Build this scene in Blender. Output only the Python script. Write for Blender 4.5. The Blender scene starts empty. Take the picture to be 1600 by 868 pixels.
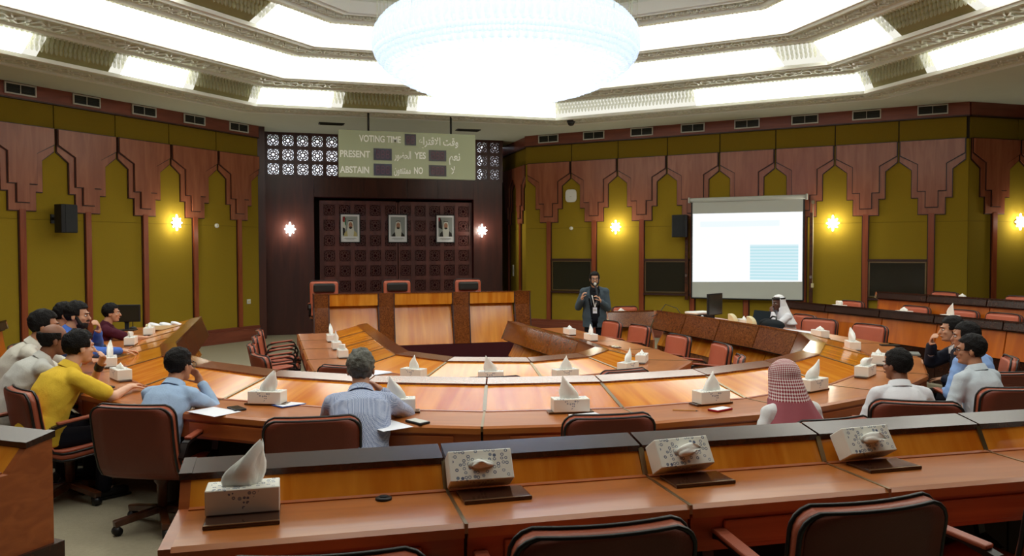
import bpy, bmesh, math, random
from mathutils import Vector, Matrix, Euler, noise
PI = math.pi
rnd = random.Random(7)
SC = bpy.context.scene
COL = SC.collection

# ------------------------------------------------------------------ camera, sky, exposure
CAMLOC = Vector((-2.975, -9.457, 1.98))
cd = bpy.data.cameras.new('camera'); cam = bpy.data.objects.new('camera', cd); COL.objects.link(cam)
cd.sensor_width = 36.0; cd.lens = 28.757; cd.clip_start = 0.05; cd.clip_end = 200
yaw, pitch, roll = math.radians(16.69), math.radians(1.794), math.radians(-0.13)
fw = Vector((math.sin(yaw)*math.cos(pitch), math.cos(yaw)*math.cos(pitch), -math.sin(pitch)))
rt = Vector((math.cos(yaw), -math.sin(yaw), 0)); up = rt.cross(fw)
r2 = rt*math.cos(roll)+up*math.sin(roll); u2 = up*math.cos(roll)-rt*math.sin(roll)
cam.matrix_world = Matrix(((r2.x, u2.x, -fw.x, CAMLOC.x), (r2.y, u2.y, -fw.y, CAMLOC.y), (r2.z, u2.z, -fw.z, CAMLOC.z), (0, 0, 0, 1)))
SC.camera = cam
SC.view_settings.view_transform = 'Standard'; SC.view_settings.look = 'None'
SC.view_settings.gamma = 1.0; SC.view_settings.use_curve_mapping = False
SC.view_settings.exposure = 1.05
wd = bpy.data.worlds.new('sky'); SC.world = wd; wd.use_nodes = True
wd.node_tree.nodes['Background'].inputs[0].default_value = (0.86, 0.9, 1.0, 1)
wd.node_tree.nodes['Background'].inputs[1].default_value = 1.3
COVE_STRENGTH = 3.2      # fluorescent coves
CHANDELIER_STRENGTH = 4.0
SCONCE_WATTS = 6.0
try:
    SC.cycles.max_bounces = 8; SC.cycles.diffuse_bounces = 4; SC.cycles.glossy_bounces = 3
    SC.cycles.transparent_max_bounces = 12; SC.cycles.sample_clamp_indirect = 4.0
    SC.cycles.caustics_reflective = False; SC.cycles.caustics_refractive = False
except Exception:
    pass

# ------------------------------------------------------------------ materials
def srgb(r, g, b):
    f = lambda c: (c/255/12.92) if c/255 <= 0.04045 else ((c/255+0.055)/1.055)**2.4
    return (f(r), f(g), f(b), 1)
def new_mat(name):
    m = bpy.data.materials.new(name); m.use_nodes = True
    nt = m.node_tree; return m, nt, nt.nodes['Principled BSDF']
def mat(name, col, rough=0.5, metal=0.0, bump=0.0, bscale=200.0, var=0.0, vscale=8.0, coat=0.0, emit=0.0, spec=0.5, trans=0.0):
    m, nt, b = new_mat(name); N = nt.nodes; L = nt.links
    b.inputs['Base Color'].default_value = col; b.inputs['Roughness'].default_value = rough
    b.inputs['Metallic'].default_value = metal; b.inputs['Coat Weight'].default_value = coat
    b.inputs['Specular IOR Level'].default_value = spec
    b.inputs['Transmission Weight'].default_value = trans
    if emit: b.inputs['Emission Color'].default_value = col; b.inputs['Emission Strength'].default_value = emit
    if bump or var:
        tc = N.new('ShaderNodeTexCoord')
    if bump:
        nz = N.new('ShaderNodeTexNoise'); nz.inputs['Scale'].default_value = bscale; nz.inputs['Detail'].default_value = 2
        L.new(tc.outputs['Object'], nz.inputs['Vector'])
        bp = N.new('ShaderNodeBump'); bp.inputs['Strength'].default_value = bump; bp.inputs['Distance'].default_value = 0.01
        L.new(nz.outputs['Fac'], bp.inputs['Height']); L.new(bp.outputs[0], b.inputs['Normal'])
    if var:
        nz = N.new('ShaderNodeTexNoise'); nz.inputs['Scale'].default_value = vscale; nz.inputs['Detail'].default_value = 4
        L.new(tc.outputs['Object'], nz.inputs['Vector'])
        mx = N.new('ShaderNodeMix'); mx.data_type = 'RGBA'
        mx.inputs[6].default_value = (col[0]*(1-var), col[1]*(1-var), col[2]*(1-var), 1)
        mx.inputs[7].default_value = (min(1, col[0]*(1+var)), min(1, col[1]*(1+var)), min(1, col[2]*(1+var)), 1)
        L.new(nz.outputs['Fac'], mx.inputs[0]); L.new(mx.outputs[2], b.inputs['Base Color'])
    return m
def wood(name, c1, c2, rough=0.25, coat=0.3, sx=1.2, sy=14.0, sz=14.0, burl=False, dist=1.0):
    m, nt, b = new_mat(name); N = nt.nodes; L = nt.links
    tc = N.new('ShaderNodeTexCoord'); mp = N.new('ShaderNodeMapping'); mp.inputs['Scale'].default_value = (sx, sy, sz)
    oi = N.new('ShaderNodeObjectInfo'); ad = N.new('ShaderNodeVectorMath'); ad.operation = 'ADD'
    ml = N.new('ShaderNodeVectorMath'); ml.operation = 'SCALE'; ml.inputs[3].default_value = 13.0
    cb = N.new('ShaderNodeCombineXYZ')
    for k in range(3): L.new(oi.outputs['Random'], cb.inputs[k])
    L.new(cb.outputs[0], ml.inputs[0]); L.new(tc.outputs['Object'], ad.inputs[0]); L.new(ml.outputs[0], ad.inputs[1])
    L.new(ad.outputs[0], mp.inputs['Vector'])
    nz = N.new('ShaderNodeTexNoise'); nz.inputs['Scale'].default_value = 1.0 if not burl else 1.6
    nz.inputs['Detail'].default_value = 5; nz.inputs['Distortion'].default_value = dist if not burl else 2.4
    L.new(mp.outputs[0], nz.inputs['Vector'])
    cr = N.new('ShaderNodeValToRGB'); cr.color_ramp.elements[0].position = 0.36; cr.color_ramp.elements[1].position = 0.66
    cr.color_ramp.elements[0].color = c1; cr.color_ramp.elements[1].color = c2
    L.new(nz.outputs['Fac'], cr.inputs[0]); L.new(cr.outputs[0], b.inputs['Base Color'])
    b.inputs['Roughness'].default_value = rough; b.inputs['Coat Weight'].default_value = coat; b.inputs['Coat Roughness'].default_value = 0.12
    return m
def emitter(name, col, strength):
    m = bpy.data.materials.new(name); m.use_nodes = True; nt = m.node_tree
    nt.nodes.remove(nt.nodes['Principled BSDF']); e = nt.nodes.new('ShaderNodeEmission')
    e.inputs[0].default_value = col; e.inputs[1].default_value = strength
    nt.links.new(e.outputs[0], nt.nodes['Material Output'].inputs[0]); return m
def crystal(name, col, clear, emit, ecol):
    m = bpy.data.materials.new(name); m.use_nodes = True; nt = m.node_tree; N = nt.nodes; L = nt.links
    b = N['Principled BSDF']; b.inputs['Base Color'].default_value = col; b.inputs['Roughness'].default_value = 0.12
    b.inputs['Emission Color'].default_value = ecol; b.inputs['Emission Strength'].default_value = emit
    t = N.new('ShaderNodeBsdfTransparent'); t.inputs[0].default_value = (0.97, 0.98, 1, 1)
    tr = N.new('ShaderNodeBsdfTranslucent'); tr.inputs[0].default_value = col
    m1 = N.new('ShaderNodeMixShader'); m1.inputs[0].default_value = 0.5
    L.new(b.outputs[0], m1.inputs[1]); L.new(tr.outputs[0], m1.inputs[2])
    m2 = N.new('ShaderNodeMixShader'); m2.inputs[0].default_value = clear
    L.new(m1.outputs[0], m2.inputs[1]); L.new(t.outputs[0], m2.inputs[2]); L.new(m2.outputs[0], N['Material Output'].inputs[0])
    return m

M = {}
M['row_front'] = wood('orange veneer', srgb(190, 92, 20), srgb(212, 112, 30), 0.3, 0.3, 6, 1.2, 1.2, dist=0.6)
M['desk'] = wood('honey veneer', srgb(200, 110, 22), srgb(226, 146, 46), 0.13, 0.0, 9, 1.0, 1.0, dist=0.6)
M['worktop'] = wood('reddish worktop', srgb(164, 92, 38), srgb(180, 106, 46), 0.32, 0.15, 1.5, 10, 10)
M['apron'] = wood('apron wood', srgb(150, 76, 32), srgb(172, 92, 42), 0.35, 0.2, 1.2, 8, 20)
M['burl'] = wood('burl veneer', srgb(92, 46, 18), srgb(142, 78, 32), 0.16, 0.3, 14, 14, 14, burl=True)
M['burl_dark'] = wood('dark burl veneer', srgb(42, 20, 11), srgb(60, 29, 16), 0.26, 0.05, 9, 9, 9, burl=True)
M['dark_wood'] = wood('dark brown panelling', srgb(62, 28, 22), srgb(78, 37, 28), 0.38, 0.1, 6, 6, 0.6)
M['screen_wood'] = wood('carved mahogany', srgb(84, 40, 34), srgb(104, 52, 44), 0.4, 0.1, 6, 6, 1.5)
M['arch'] = wood('arch mahogany', srgb(148, 82, 54), srgb(168, 100, 68), 0.36, 0.1, 8, 8, 1.0)
M['arch_edge'] = mat('dark arch edge', srgb(58, 28, 20), 0.4)
M['pilaster'] = wood('pilaster wood', srgb(138, 64, 36), srgb(160, 82, 48), 0.3, 0.2, 12, 12, 0.8)
M['band'] = wood('red frieze wood', srgb(122, 60, 42), srgb(144, 76, 54), 0.4, 0.1, 1, 1, 8)
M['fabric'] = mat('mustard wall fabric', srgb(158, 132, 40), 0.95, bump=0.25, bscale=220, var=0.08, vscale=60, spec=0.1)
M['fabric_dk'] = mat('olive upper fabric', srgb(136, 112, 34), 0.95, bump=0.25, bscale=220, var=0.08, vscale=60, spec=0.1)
M['joint'] = mat('dark panel joint', srgb(40, 26, 12), 0.8)
M['carpet'] = mat('beige carpet', srgb(160, 152, 130), 0.98, bump=0.5, bscale=160, var=0.12, vscale=40, spec=0.05)
M['plinth'] = mat('maroon plinth cloth', srgb(66, 24, 28), 0.8, bump=0.1, bscale=150, spec=0.15)
M['soffit'] = mat('pale green grey plaster', srgb(218, 228, 212), 0.8, var=0.04, vscale=3)
M['plaster'] = mat('ivory carved plaster', srgb(240, 246, 236), 0.45)
M['plaster_dk'] = mat('plaster ground', srgb(222, 230, 214), 0.7)
M['flange'] = mat('white painted flange', srgb(244, 246, 236), 0.5)
M['cove_lit'] = emitter('lit cove diffuser', (1.0, 1.0, 0.93, 1), COVE_STRENGTH)
M['cove_half'] = emitter('half lit cove diffuser', (1.0, 0.98, 0.86, 1), 0.45)
M['cove_dim'] = mat('unlit cove back', srgb(150, 144, 96), 0.7, var=0.2, vscale=5)
M['cove_glass'] = crystal('cove glass drops', (0.74, 0.73, 0.52, 1), 0.6, 0.0, (1, 1, 1, 1))
M['chand_glass'] = crystal('chandelier glass', (0.86, 0.92, 1, 1), 0.32, 0.22, (0.86, 0.93, 1.0, 1))
M['chand_lamp'] = emitter('chandelier lamps', (0.93, 0.97, 1, 1), CHANDELIER_STRENGTH)
M['wire'] = mat('thin hanging wire', srgb(170, 168, 140), 0.4, 0.3)
M['leather'] = mat('red brown leather', srgb(160, 80, 54), 0.42, bump=0.12, bscale=140, var=0.08, vscale=10)
M['leather_lit'] = mat('light brightened leather cushion', srgb(188, 94, 64), 0.45, bump=0.12, bscale=140, var=0.06, vscale=10)  # same chair leather, brightened to paint in the light on the fronts
M['leather_shaded'] = mat('shade darkened leather back', srgb(116, 52, 33), 0.5, bump=0.12, bscale=140, var=0.1, vscale=10)  # same chair leather, darkened to paint in the shade on the backs
M['piping'] = mat('black piping', srgb(22, 16, 14), 0.4)
M['black_leather'] = mat('black leather', srgb(40, 38, 34), 0.35, bump=0.2, bscale=60)
M['chair_wood'] = wood('dark chair base wood', srgb(56, 28, 14), srgb(92, 48, 24), 0.3, 0.3, 8, 8, 8)
M['black'] = mat('black plastic', srgb(22, 22, 24), 0.45)
M['black_mesh'] = mat('black speaker grille', srgb(24, 28, 34), 0.7, bump=0.4, bscale=400)
M['steel'] = mat('brushed steel', srgb(190, 192, 195), 0.22, 1.0)
M['brass'] = mat('aged metal strip', srgb(150, 132, 100), 0.3, 0.9)
M['white'] = mat('white paint', srgb(236, 236, 230), 0.5)
M['paper'] = mat('white paper', srgb(240, 242, 248), 0.6)
M['tissue'] = mat('soft white tissue', srgb(244, 244, 238), 0.9, bump=0.2, bscale=30)
M['stand'] = mat('dark lacquered stand', srgb(58, 34, 24), 0.2, coat=0.4)
M['board'] = mat('pale green board paint', srgb(164, 170, 138), 0.5)
M['letter'] = mat('white lettering', srgb(240, 240, 232), 0.5)
M['display'] = mat('smoked display', srgb(48, 38, 44), 0.25)
M['digit'] = mat('unlit red digit', srgb(96, 40, 54), 0.5)
M['vent_dk'] = mat('dark vent louvre', srgb(44, 48, 42), 0.6)
M['vent_fr'] = mat('vent frame', srgb(205, 205, 196), 0.5)
M['window_dk'] = mat('dark booth glass', srgb(44, 44, 34), 0.2)
M['screen_cloth'] = mat('screen cloth', srgb(206, 210, 204), 0.8)
M['sconce'] = emitter('lit sconce glass', (1.0, 0.97, 0.88, 1), 9.0)
M['cream'] = mat('cream plastic', srgb(226, 214, 170), 0.5)
M['skin'] = {}
def skin(t):
    cs = {'mid': (186, 130, 98), 'tan': (204, 152, 120), 'light': (222, 172, 142), 'dark': (134, 88, 64), 'deep': (106, 70, 54)}
    if t not in M['skin']: M['skin'][t] = mat('skin '+t, srgb(*cs[t]), 0.5, var=0.07, vscale=25, bump=0.05, bscale=120)
    return M['skin'][t]
_cm = {}
def cloth(r, g, b, rough=0.85, bump=0.15, bs=90):
    k = (r, g, b)
    if k not in _cm: _cm[k] = mat('cloth %d %d %d' % k, srgb(r, g, b), rough, bump=bump, bscale=bs, var=0.05, vscale=14, spec=0.2)
    return _cm[k]
M['hair'] = mat('black hair', srgb(16, 13, 12), 0.6, bump=0.9, bscale=120, spec=0.2)
M['hair_grey'] = mat('grey hair', srgb(92, 92, 84), 0.6, bump=0.9, bscale=80, var=0.45, vscale=45)
M['beard'] = mat('dark beard', srgb(26, 20, 18), 0.7, bump=0.6, bscale=140)
M['eye'] = mat('eye white', srgb(225, 220, 212), 0.3)
M['lip'] = mat('lip', srgb(140, 82, 74), 0.5)

def projection_mat():
    # a slide: white page with a pale blue table on its lower right, its glow stands in for projector light
    m = bpy.data.materials.new('projected slide'); m.use_nodes = True; nt = m.node_tree; N = nt.nodes; L = nt.links
    nt.nodes.remove(N['Principled BSDF']); e = N.new('ShaderNodeEmission'); e.inputs[1].default_value = 0.52
    tc = N.new('ShaderNodeTexCoord'); sp = N.new('ShaderNodeSeparateXYZ'); L.new(tc.outputs['Object'], sp.inputs[0])
    def math_(op, a, b=None):
        n = N.new('ShaderNodeMath'); n.operation = op
        for i, v in enumerate((a, b)):
            if v is None: continue
            if isinstance(v, (int, float)): n.inputs[i].default_value = v
            else: L.new(v, n.inputs[i])
        return n.outputs[0]
    x, z = sp.outputs[0], sp.outputs[2]
    box = math_('MULTIPLY', math_('MULTIPLY', math_('GREATER_THAN', x, 0.09), math_('LESS_THAN', x, 1.09)),
                math_('MULTIPLY', math_('GREATER_THAN', z, -0.66), math_('LESS_THAN', z, 0.10)))
    rows = math_('ADD', 0.62, math_('MULTIPLY', math_('GREATER_THAN', math_('FRACT', math_('MULTIPLY', z, 15.0)), 0.42), 0.38))
    head = math_('MULTIPLY', math_('MULTIPLY', math_('GREATER_THAN', x, -1.0), math_('LESS_THAN', x, 0.7)),
                 math_('MULTIPLY', math_('GREATER_THAN', z, 0.5), math_('LESS_THAN', z, 0.62)))
    fac = math_('ADD', math_('MULTIPLY', box, rows), math_('MULTIPLY', head, 0.25))
    mx = N.new('ShaderNodeMix'); mx.data_type = 'RGBA'; L.new(fac, mx.inputs[0])
    mx.inputs[6].default_value = (0.93, 0.96, 1, 1); mx.inputs[7].default_value = (0.50, 0.74, 0.80, 1)
    L.new(mx.outputs[2], e.inputs[0]); L.new(e.outputs[0], N['Material Output'].inputs[0]); return m
M['slide'] = projection_mat()

def carton_mat():
    m, nt, b = new_mat('printed tissue carton'); N = nt.nodes; L = nt.links
    b.inputs['Roughness'].default_value = 0.45
    tc = N.new('ShaderNodeTexCoord'); sp = N.new('ShaderNodeSeparateXYZ'); L.new(tc.outputs['Object'], sp.inputs[0])
    def math_(op, a, b_=None):
        n = N.new('ShaderNodeMath'); n.operation = op
        for i, v in enumerate((a, b_)):
            if v is None: continue
            if isinstance(v, (int, float)): n.inputs[i].default_value = v
            else: L.new(v, n.inputs[i])
        return n.outputs[0]
    x, y, z = sp.outputs
    vo = N.new('ShaderNodeTexVoronoi'); vo.inputs['Scale'].default_value = 62; L.new(tc.outputs['Object'], vo.inputs['Vector'])
    vo.inputs['Randomness'].default_value = 0.45
    d = vo.outputs['Distance']
    ring = math_('MULTIPLY', math_('GREATER_THAN', d, 0.20), math_('LESS_THAN', d, 0.40))
    dot = math_('MULTIPLY', math_('LESS_THAN', d, 0.3), math_('GREATER_THAN', N.new('ShaderNodeSeparateColor').outputs[0], 2))
    sc = N.new('ShaderNodeSeparateColor'); L.new(vo.outputs['Color'], sc.inputs[0])
    dot = math_('MULTIPLY', math_('LESS_THAN', d, 0.36), math_('GREATER_THAN', sc.outputs[0], 0.72))
    pat = math_('MULTIPLY', math_('MAXIMUM', ring, dot), math_('GREATER_THAN', sc.outputs[2], 0.38))
    ax = math_('ABSOLUTE', x)
    front = math_('LESS_THAN', math_('ADD', math_('MULTIPLY', ax, 1.1), math_('SUBTRACT', 0.078, z)), 0.062)  # heart-like wedge under the top edge
    top = math_('MULTIPLY', math_('GREATER_THAN', z, 0.0835), math_('MULTIPLY', math_('LESS_THAN', ax, 0.105), 1))
    side = math_('MULTIPLY', math_('LESS_THAN', z, 0.0835), math_('MULTIPLY', front, math_('LESS_THAN', y, -0.05)))
    fac = math_('MULTIPLY', pat, math_('MAXIMUM', top, side))
    mx = N.new('ShaderNodeMix'); mx.data_type = 'RGBA'; L.new(fac, mx.inputs[0])
    mx.inputs[6].default_value = srgb(238, 236, 226)
    m2 = N.new('ShaderNodeMix'); m2.data_type = 'RGBA'; L.new(sc.outputs[1], m2.inputs[0])
    m2.inputs[6].default_value = srgb(70, 84, 120); m2.inputs[7].default_value = srgb(170, 176, 184)
    L.new(m2.outputs[2], mx.inputs[7]); L.new(mx.outputs[2], b.inputs['Base Color']); return m
M['carton'] = carton_mat()

def checked_cloth():
    m, nt, b = new_mat('red and white checked headcloth'); N = nt.nodes; L = nt.links
    b.inputs['Roughness'].default_value = 0.9
    uv = N.new('ShaderNodeUVMap'); ck = N.new('ShaderNodeTexChecker'); ck.inputs['Scale'].default_value = 1.0
    mp = N.new('ShaderNodeMapping'); mp.inputs['Location'].default_value = (0, 0, 0.5); mp.inputs['Scale'].default_value = (74, 74, 1); mp.inputs['Rotation'].default_value = (0, 0, 0.78)
    L.new(uv.outputs[0], mp.inputs[0]); L.new(mp.outputs[0], ck.inputs['Vector'])
    ck.inputs[1].default_value = srgb(222, 206, 204); ck.inputs[2].default_value = srgb(142, 42, 54)
    sp = N.new('ShaderNodeSeparateXYZ'); L.new(uv.outputs[0], sp.inputs[0])
    gt = N.new('ShaderNodeMath'); gt.operation = 'LESS_THAN'; gt.inputs[1].default_value = 0.19; L.new(sp.outputs[1], gt.inputs[0])
    mx = N.new('ShaderNodeMix'); mx.data_type = 'RGBA'; L.new(gt.outputs[0], mx.inputs[0]); L.new(ck.outputs[0], mx.inputs[6])
    mx.inputs[7].default_value = srgb(158, 84, 94); L.new(mx.outputs[2], b.inputs['Base Color']); return m
M['shemagh'] = checked_cloth()
def striped_shirt():
    m, nt, b = new_mat('fine checked shirt cloth'); N = nt.nodes; L = nt.links; b.inputs['Roughness'].default_value = 0.85
    tc = N.new('ShaderNodeTexCoord'); ck = N.new('ShaderNodeTexChecker'); ck.inputs['Scale'].default_value = 130
    L.new(tc.outputs['Object'], ck.inputs['Vector']); ck.inputs[1].default_value = srgb(188, 198, 220); ck.inputs[2].default_value = srgb(132, 146, 182)
    L.new(ck.outputs[0], b.inputs['Base Color']); return m
M['check_shirt'] = striped_shirt()

# ------------------------------------------------------------------ mesh helpers
class MB:
    def __init__(s): s.v = []; s.f = []; s.mi = []; s.sm = []
    def add(s, vs, fs, mi=0, T=None, smooth=False):
        o = len(s.v)
        if T is not None: vs = [T @ Vector(v) for v in vs]
        s.v += [tuple(v) for v in vs]
        for f in fs: s.f.append([i+o for i in f]); s.mi.append(mi); s.sm.append(smooth)
        return s
    def box(s, c, d, mi=0, T=None, R=None):
        x, y, z = d[0]/2, d[1]/2, d[2]/2
        vs = [Vector((sx*x, sy*y, sz*z)) for sx, sy, sz in ((-1,-1,-1),(1,-1,-1),(1,1,-1),(-1,1,-1),(-1,-1,1),(1,-1,1),(1,1,1),(-1,1,1))]
        if R is not None: vs = [R @ v for v in vs]
        vs = [v+Vector(c) for v in vs]
        return s.add(vs, [(0,3,2,1),(4,5,6,7),(0,1,5,4),(1,2,6,5),(2,3,7,6),(3,0,4,7)], mi, T)
    def bar(s, a, b, w, h, mi=0, T=None, upv=(0,0,1)):
        a, b = Vector(a), Vector(b); d = (b-a); L = d.length
        if L < 1e-6: return s
        d.normalize(); u = Vector(upv); x = d.cross(u)
        if x.length < 1e-4: x = d.cross(Vector((0, 1, 0)))
        x.normalize(); y = x.cross(d)
        vs = []
        for p in (a, b):
            for sx, sy in ((-1,-1),(1,-1),(1,1),(-1,1)): vs.append(p+x*sx*w/2+y*sy*h/2)
        return s.add(vs, [(0,1,2,3),(7,6,5,4),(0,4,5,1),(1,5,6,2),(2,6,7,3),(3,7,4,0)], mi, T)
    def prism(s, poly, fa, fb, mi=0, T=None):
        # poly of 2-d points; fa / fb place a 2-d point on the two ends
        n = len(poly); vs = [fa(p) for p in poly]+[fb(p) for p in poly]
        fs = [tuple(range(n))[::-1], tuple(range(n, 2*n))]+[(i, (i+1) % n, n+(i+1) % n, n+i) for i in range(n)]
        return s.add(vs, fs, mi, T)
    def tube(s, pts, r, n=8, mi=0, T=None, closed=False, cap=True):
        pts = [Vector(p) for p in pts]; m = len(pts); rs = r if isinstance(r, (list, tuple)) else [r]*m
        vs = []; px = None
        for i, p in enumerate(pts):
            if closed: t = pts[(i+1) % m]-pts[i-1]
            else: t = pts[min(i+1, m-1)]-pts[max(i-1, 0)]
            t.normalize()
            if px is None:
                px = t.cross(Vector((0, 0, 1)))
                if px.length < 1e-3: px = t.cross(Vector((0, 1, 0)))
            px = px-t*px.dot(t); px.normalize(); py = t.cross(px)
            for k in range(n):
                a = 2*PI*k/n; vs.append(p+px*math.cos(a)*rs[i]+py*math.sin(a)*rs[i])
        fs = []
        for i in range(m if closed else m-1):
            j = (i+1) % m
            for k in range(n): fs.append((i*n+k, i*n+(k+1) % n, j*n+(k+1) % n, j*n+k))
        if cap and not closed: fs += [tuple(range(n))[::-1], tuple(range((m-1)*n, m*n))]
        return s.add(vs, fs, mi, T, True)
    def lathe(s, prof, n=16, mi=0, T=None, c=(0,0,0)):
        vs = []
        for r, z in prof:
            for k in range(n):
                a = 2*PI*k/n; vs.append((c[0]+r*math.cos(a), c[1]+r*math.sin(a), c[2]+z))
        fs = [(i*n+k, i*n+(k+1) % n, (i+1)*n+(k+1) % n, (i+1)*n+k) for i in range(len(prof)-1) for k in range(n)]
        fs += [tuple(range(n))[::-1], tuple(range((len(prof)-1)*n, len(prof)*n))]
        return s.add(vs, fs, mi, T, True)
    def ell(s, c, r, R=None, n=14, m=9, mi=0, T=None):
        vs = []; fs = []
        for i in range(m+1):
            t = PI*i/m
            for k in range(n):
                a = 2*PI*k/n; v = Vector((r[0]*math.sin(t)*math.cos(a), r[1]*math.sin(t)*math.sin(a), r[2]*math.cos(t)))
                if R is not None: v = R @ v
                vs.append(v+Vector(c))
        for i in range(m):
            for k in range(n): fs.append((i*n+k, (i+1)*n+k, (i+1)*n+(k+1) % n, i*n+(k+1) % n))
        return s.add(vs, fs, mi, T, True)
    def cap(s, a, b, ra, rb, n=12, mi=0, T=None):
        a, b = Vector(a), Vector(b); d = b-a; L = max(d.length, 1e-5); d = d/L
        pts = []; rs = []
        for t in (0.02, 0.35, 0.7, 0.92): pts.append(a-d*ra*math.cos(t*PI/2)); rs.append(ra*math.sin(t*PI/2))
        pts += [a, a.lerp(b, 0.5), b]; rs += [ra, (ra+rb)/2, rb]
        for t in (0.92, 0.7, 0.35, 0.02): pts.append(b+d*rb*math.cos(t*PI/2)); rs.append(rb*math.sin(t*PI/2))
        return s.tube(pts, rs, n, mi, T)
    def loft(s, secs, n=18, mi=0, T=None):
        vs = []
        for c, x, y, rx, ry in secs:
            for k in range(n):
                a = 2*PI*k/n; vs.append(Vector(c)+Vector(x)*math.cos(a)*rx+Vector(y)*math.sin(a)*ry)
        m = len(secs)
        fs = [(i*n+k, i*n+(k+1) % n, (i+1)*n+(k+1) % n, (i+1)*n+k) for i in range(m-1) for k in range(n)]
        fs += [tuple(range(n))[::-1], tuple(range((m-1)*n, m*n))]
        return s.add(vs, fs, mi, T, True)
    def mesh(s, name, mats):
        me = bpy.data.meshes.new(name); me.from_pydata(s.v, [], s.f)
        for m in (mats if isinstance(mats, (list, tuple)) else [mats]): me.materials.append(m)
        me.polygons.foreach_set('material_index', s.mi); me.polygons.foreach_set('use_smooth', s.sm); me.update()
        return me
    def build(s, name, mats, parent=None, bevel=0.0, fix=True, **kw):
        me = s.mesh(name, mats)
        if fix:
            bm = bmesh.new(); bm.from_mesh(me); bmesh.ops.recalc_face_normals(bm, faces=bm.faces); bm.to_mesh(me); bm.free()
        o = bpy.data.objects.new(name, me); COL.objects.link(o)
        if parent is not None: o.parent = parent
        if bevel:
            b = o.modifiers.new('bevel', 'BEVEL'); b.width = bevel; b.segments = 2; b.limit_method = 'ANGLE'; b.angle_limit = 0.6
        for k, v in kw.items(): o[k] = v
        return o
def link_mesh(name, me, parent, loc=(0,0,0), rot=(0,0,0)):
    o = bpy.data.objects.new(name, me); COL.objects.link(o); o.parent = parent; o.location = loc; o.rotation_euler = rot; return o
LABELS = {}
def tag(o, label, cat, group=None):
    o['label'] = label; o['category'] = cat
    if group: o['group'] = group
    return o
def thing(name, label, cat, loc=(0,0,0), rz=0.0, group=None):
    o = bpy.data.objects.new(name, None); COL.objects.link(o); o.location = loc; o.rotation_euler = (0, 0, rz); o.empty_display_size = 0.1
    return tag(o, label, cat, group)
def struct(name, mb, mats, parent=None, **kw):
    o = mb.build(name, mats, parent, **kw)
    if parent is None: o['kind'] = 'structure'
    return o
def struct_root(name, loc=(0,0,0), rz=0.0):
    o = bpy.data.objects.new(name, None); COL.objects.link(o); o.location = loc; o.rotation_euler = (0, 0, rz); o['kind'] = 'structure'; return o
def dup(root, loc, rz, label, group=None, scale=None):
    r = root.copy(); COL.objects.link(r); r.location = loc; r.rotation_euler = (0, 0, rz); r['label'] = label
    if group: r['group'] = group
    if scale: r.scale = scale
    for ch in list(root.children):
        c = ch.copy(); COL.objects.link(c); c.parent = r
        for g in list(ch.children):
            d = g.copy(); COL.objects.link(d); d.parent = c
    return r
ORD = ['first', 'second', 'third', 'fourth', 'fifth', 'sixth', 'seventh', 'eighth', 'ninth', 'tenth', 'eleventh', 'twelfth', 'thirteenth', 'fourteenth', 'fifteenth', 'sixteenth', 'seventeenth', 'eighteenth', 'nineteenth', 'twentieth']

# ------------------------------------------------------------------ floor and platforms
H = 4.875
AX = -0.47   # axis of the furniture
fl = MB(); fl.box((1.5, -0.5, -0.1), (27, 27, 0.2)); floor = struct('floor', fl, M['carpet'])
def ringpts(R, cx, cy, a0, a1, n): return [(cx+R*math.cos(a0+(a1-a0)*i/n), cy+R*math.sin(a0+(a1-a0)*i/n)) for i in range(n+1)]
def horseshoe(R, cx, cy, ytop, n=18):
    return [(cx-R, ytop)]+ringpts(R, cx, cy, PI, 2*PI, n)+[(cx+R, ytop)]
p = MB(); inn = horseshoe(3.22, AX, -0.42, 3.2); out = horseshoe(5.35, AX, -0.42, 3.2)
for i in range(len(inn)-1):
    q = [inn[i], inn[i+1], out[i+1], out[i]]
    p.add([(x, y, 0.0) for x, y in q]+[(x, y, 0.165) for x, y in q], [(3,2,1,0),(4,5,6,7),(0,1,5,4),(1,2,6,5),(2,3,7,6),(3,0,4,7)])
p.build('middle_platform', M['carpet'], floor)
p = MB(); p.box((1.6, -9.6, 0.165), (18, 7.3, 0.33)); p.build('rear_platform', M['carpet'], floor)
p = MB(); p.box((8.2, -1.5, 0.125), (5.8, 8.6, 0.25)); p.build('side_platform', M['carpet'], floor)
p = MB(); p.box((8.75, -1.7, 0.335), (4.4, 7.4, 0.17)); p.build('upper_side_platform', M['carpet'], floor)
p = MB(); p.box((-7.7, -1.2, 0.125), (3.4, 7.4, 0.25)); p.build('left_platform', M['carpet'], floor)
p = MB()
dn = [(-3.6, -5.25), (-4.45, -4.65), (-5.4, -3.7), (-6.1, -4.2), (-7.4, -5.6), (-7.4, -6.0), (-3.6, -6.0)]
p.prism(dn, lambda q: (q[0], q[1], 0.0), lambda q: (q[0], q[1], 0.33)); p.build('corner_platform', M['carpet'], floor)

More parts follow.
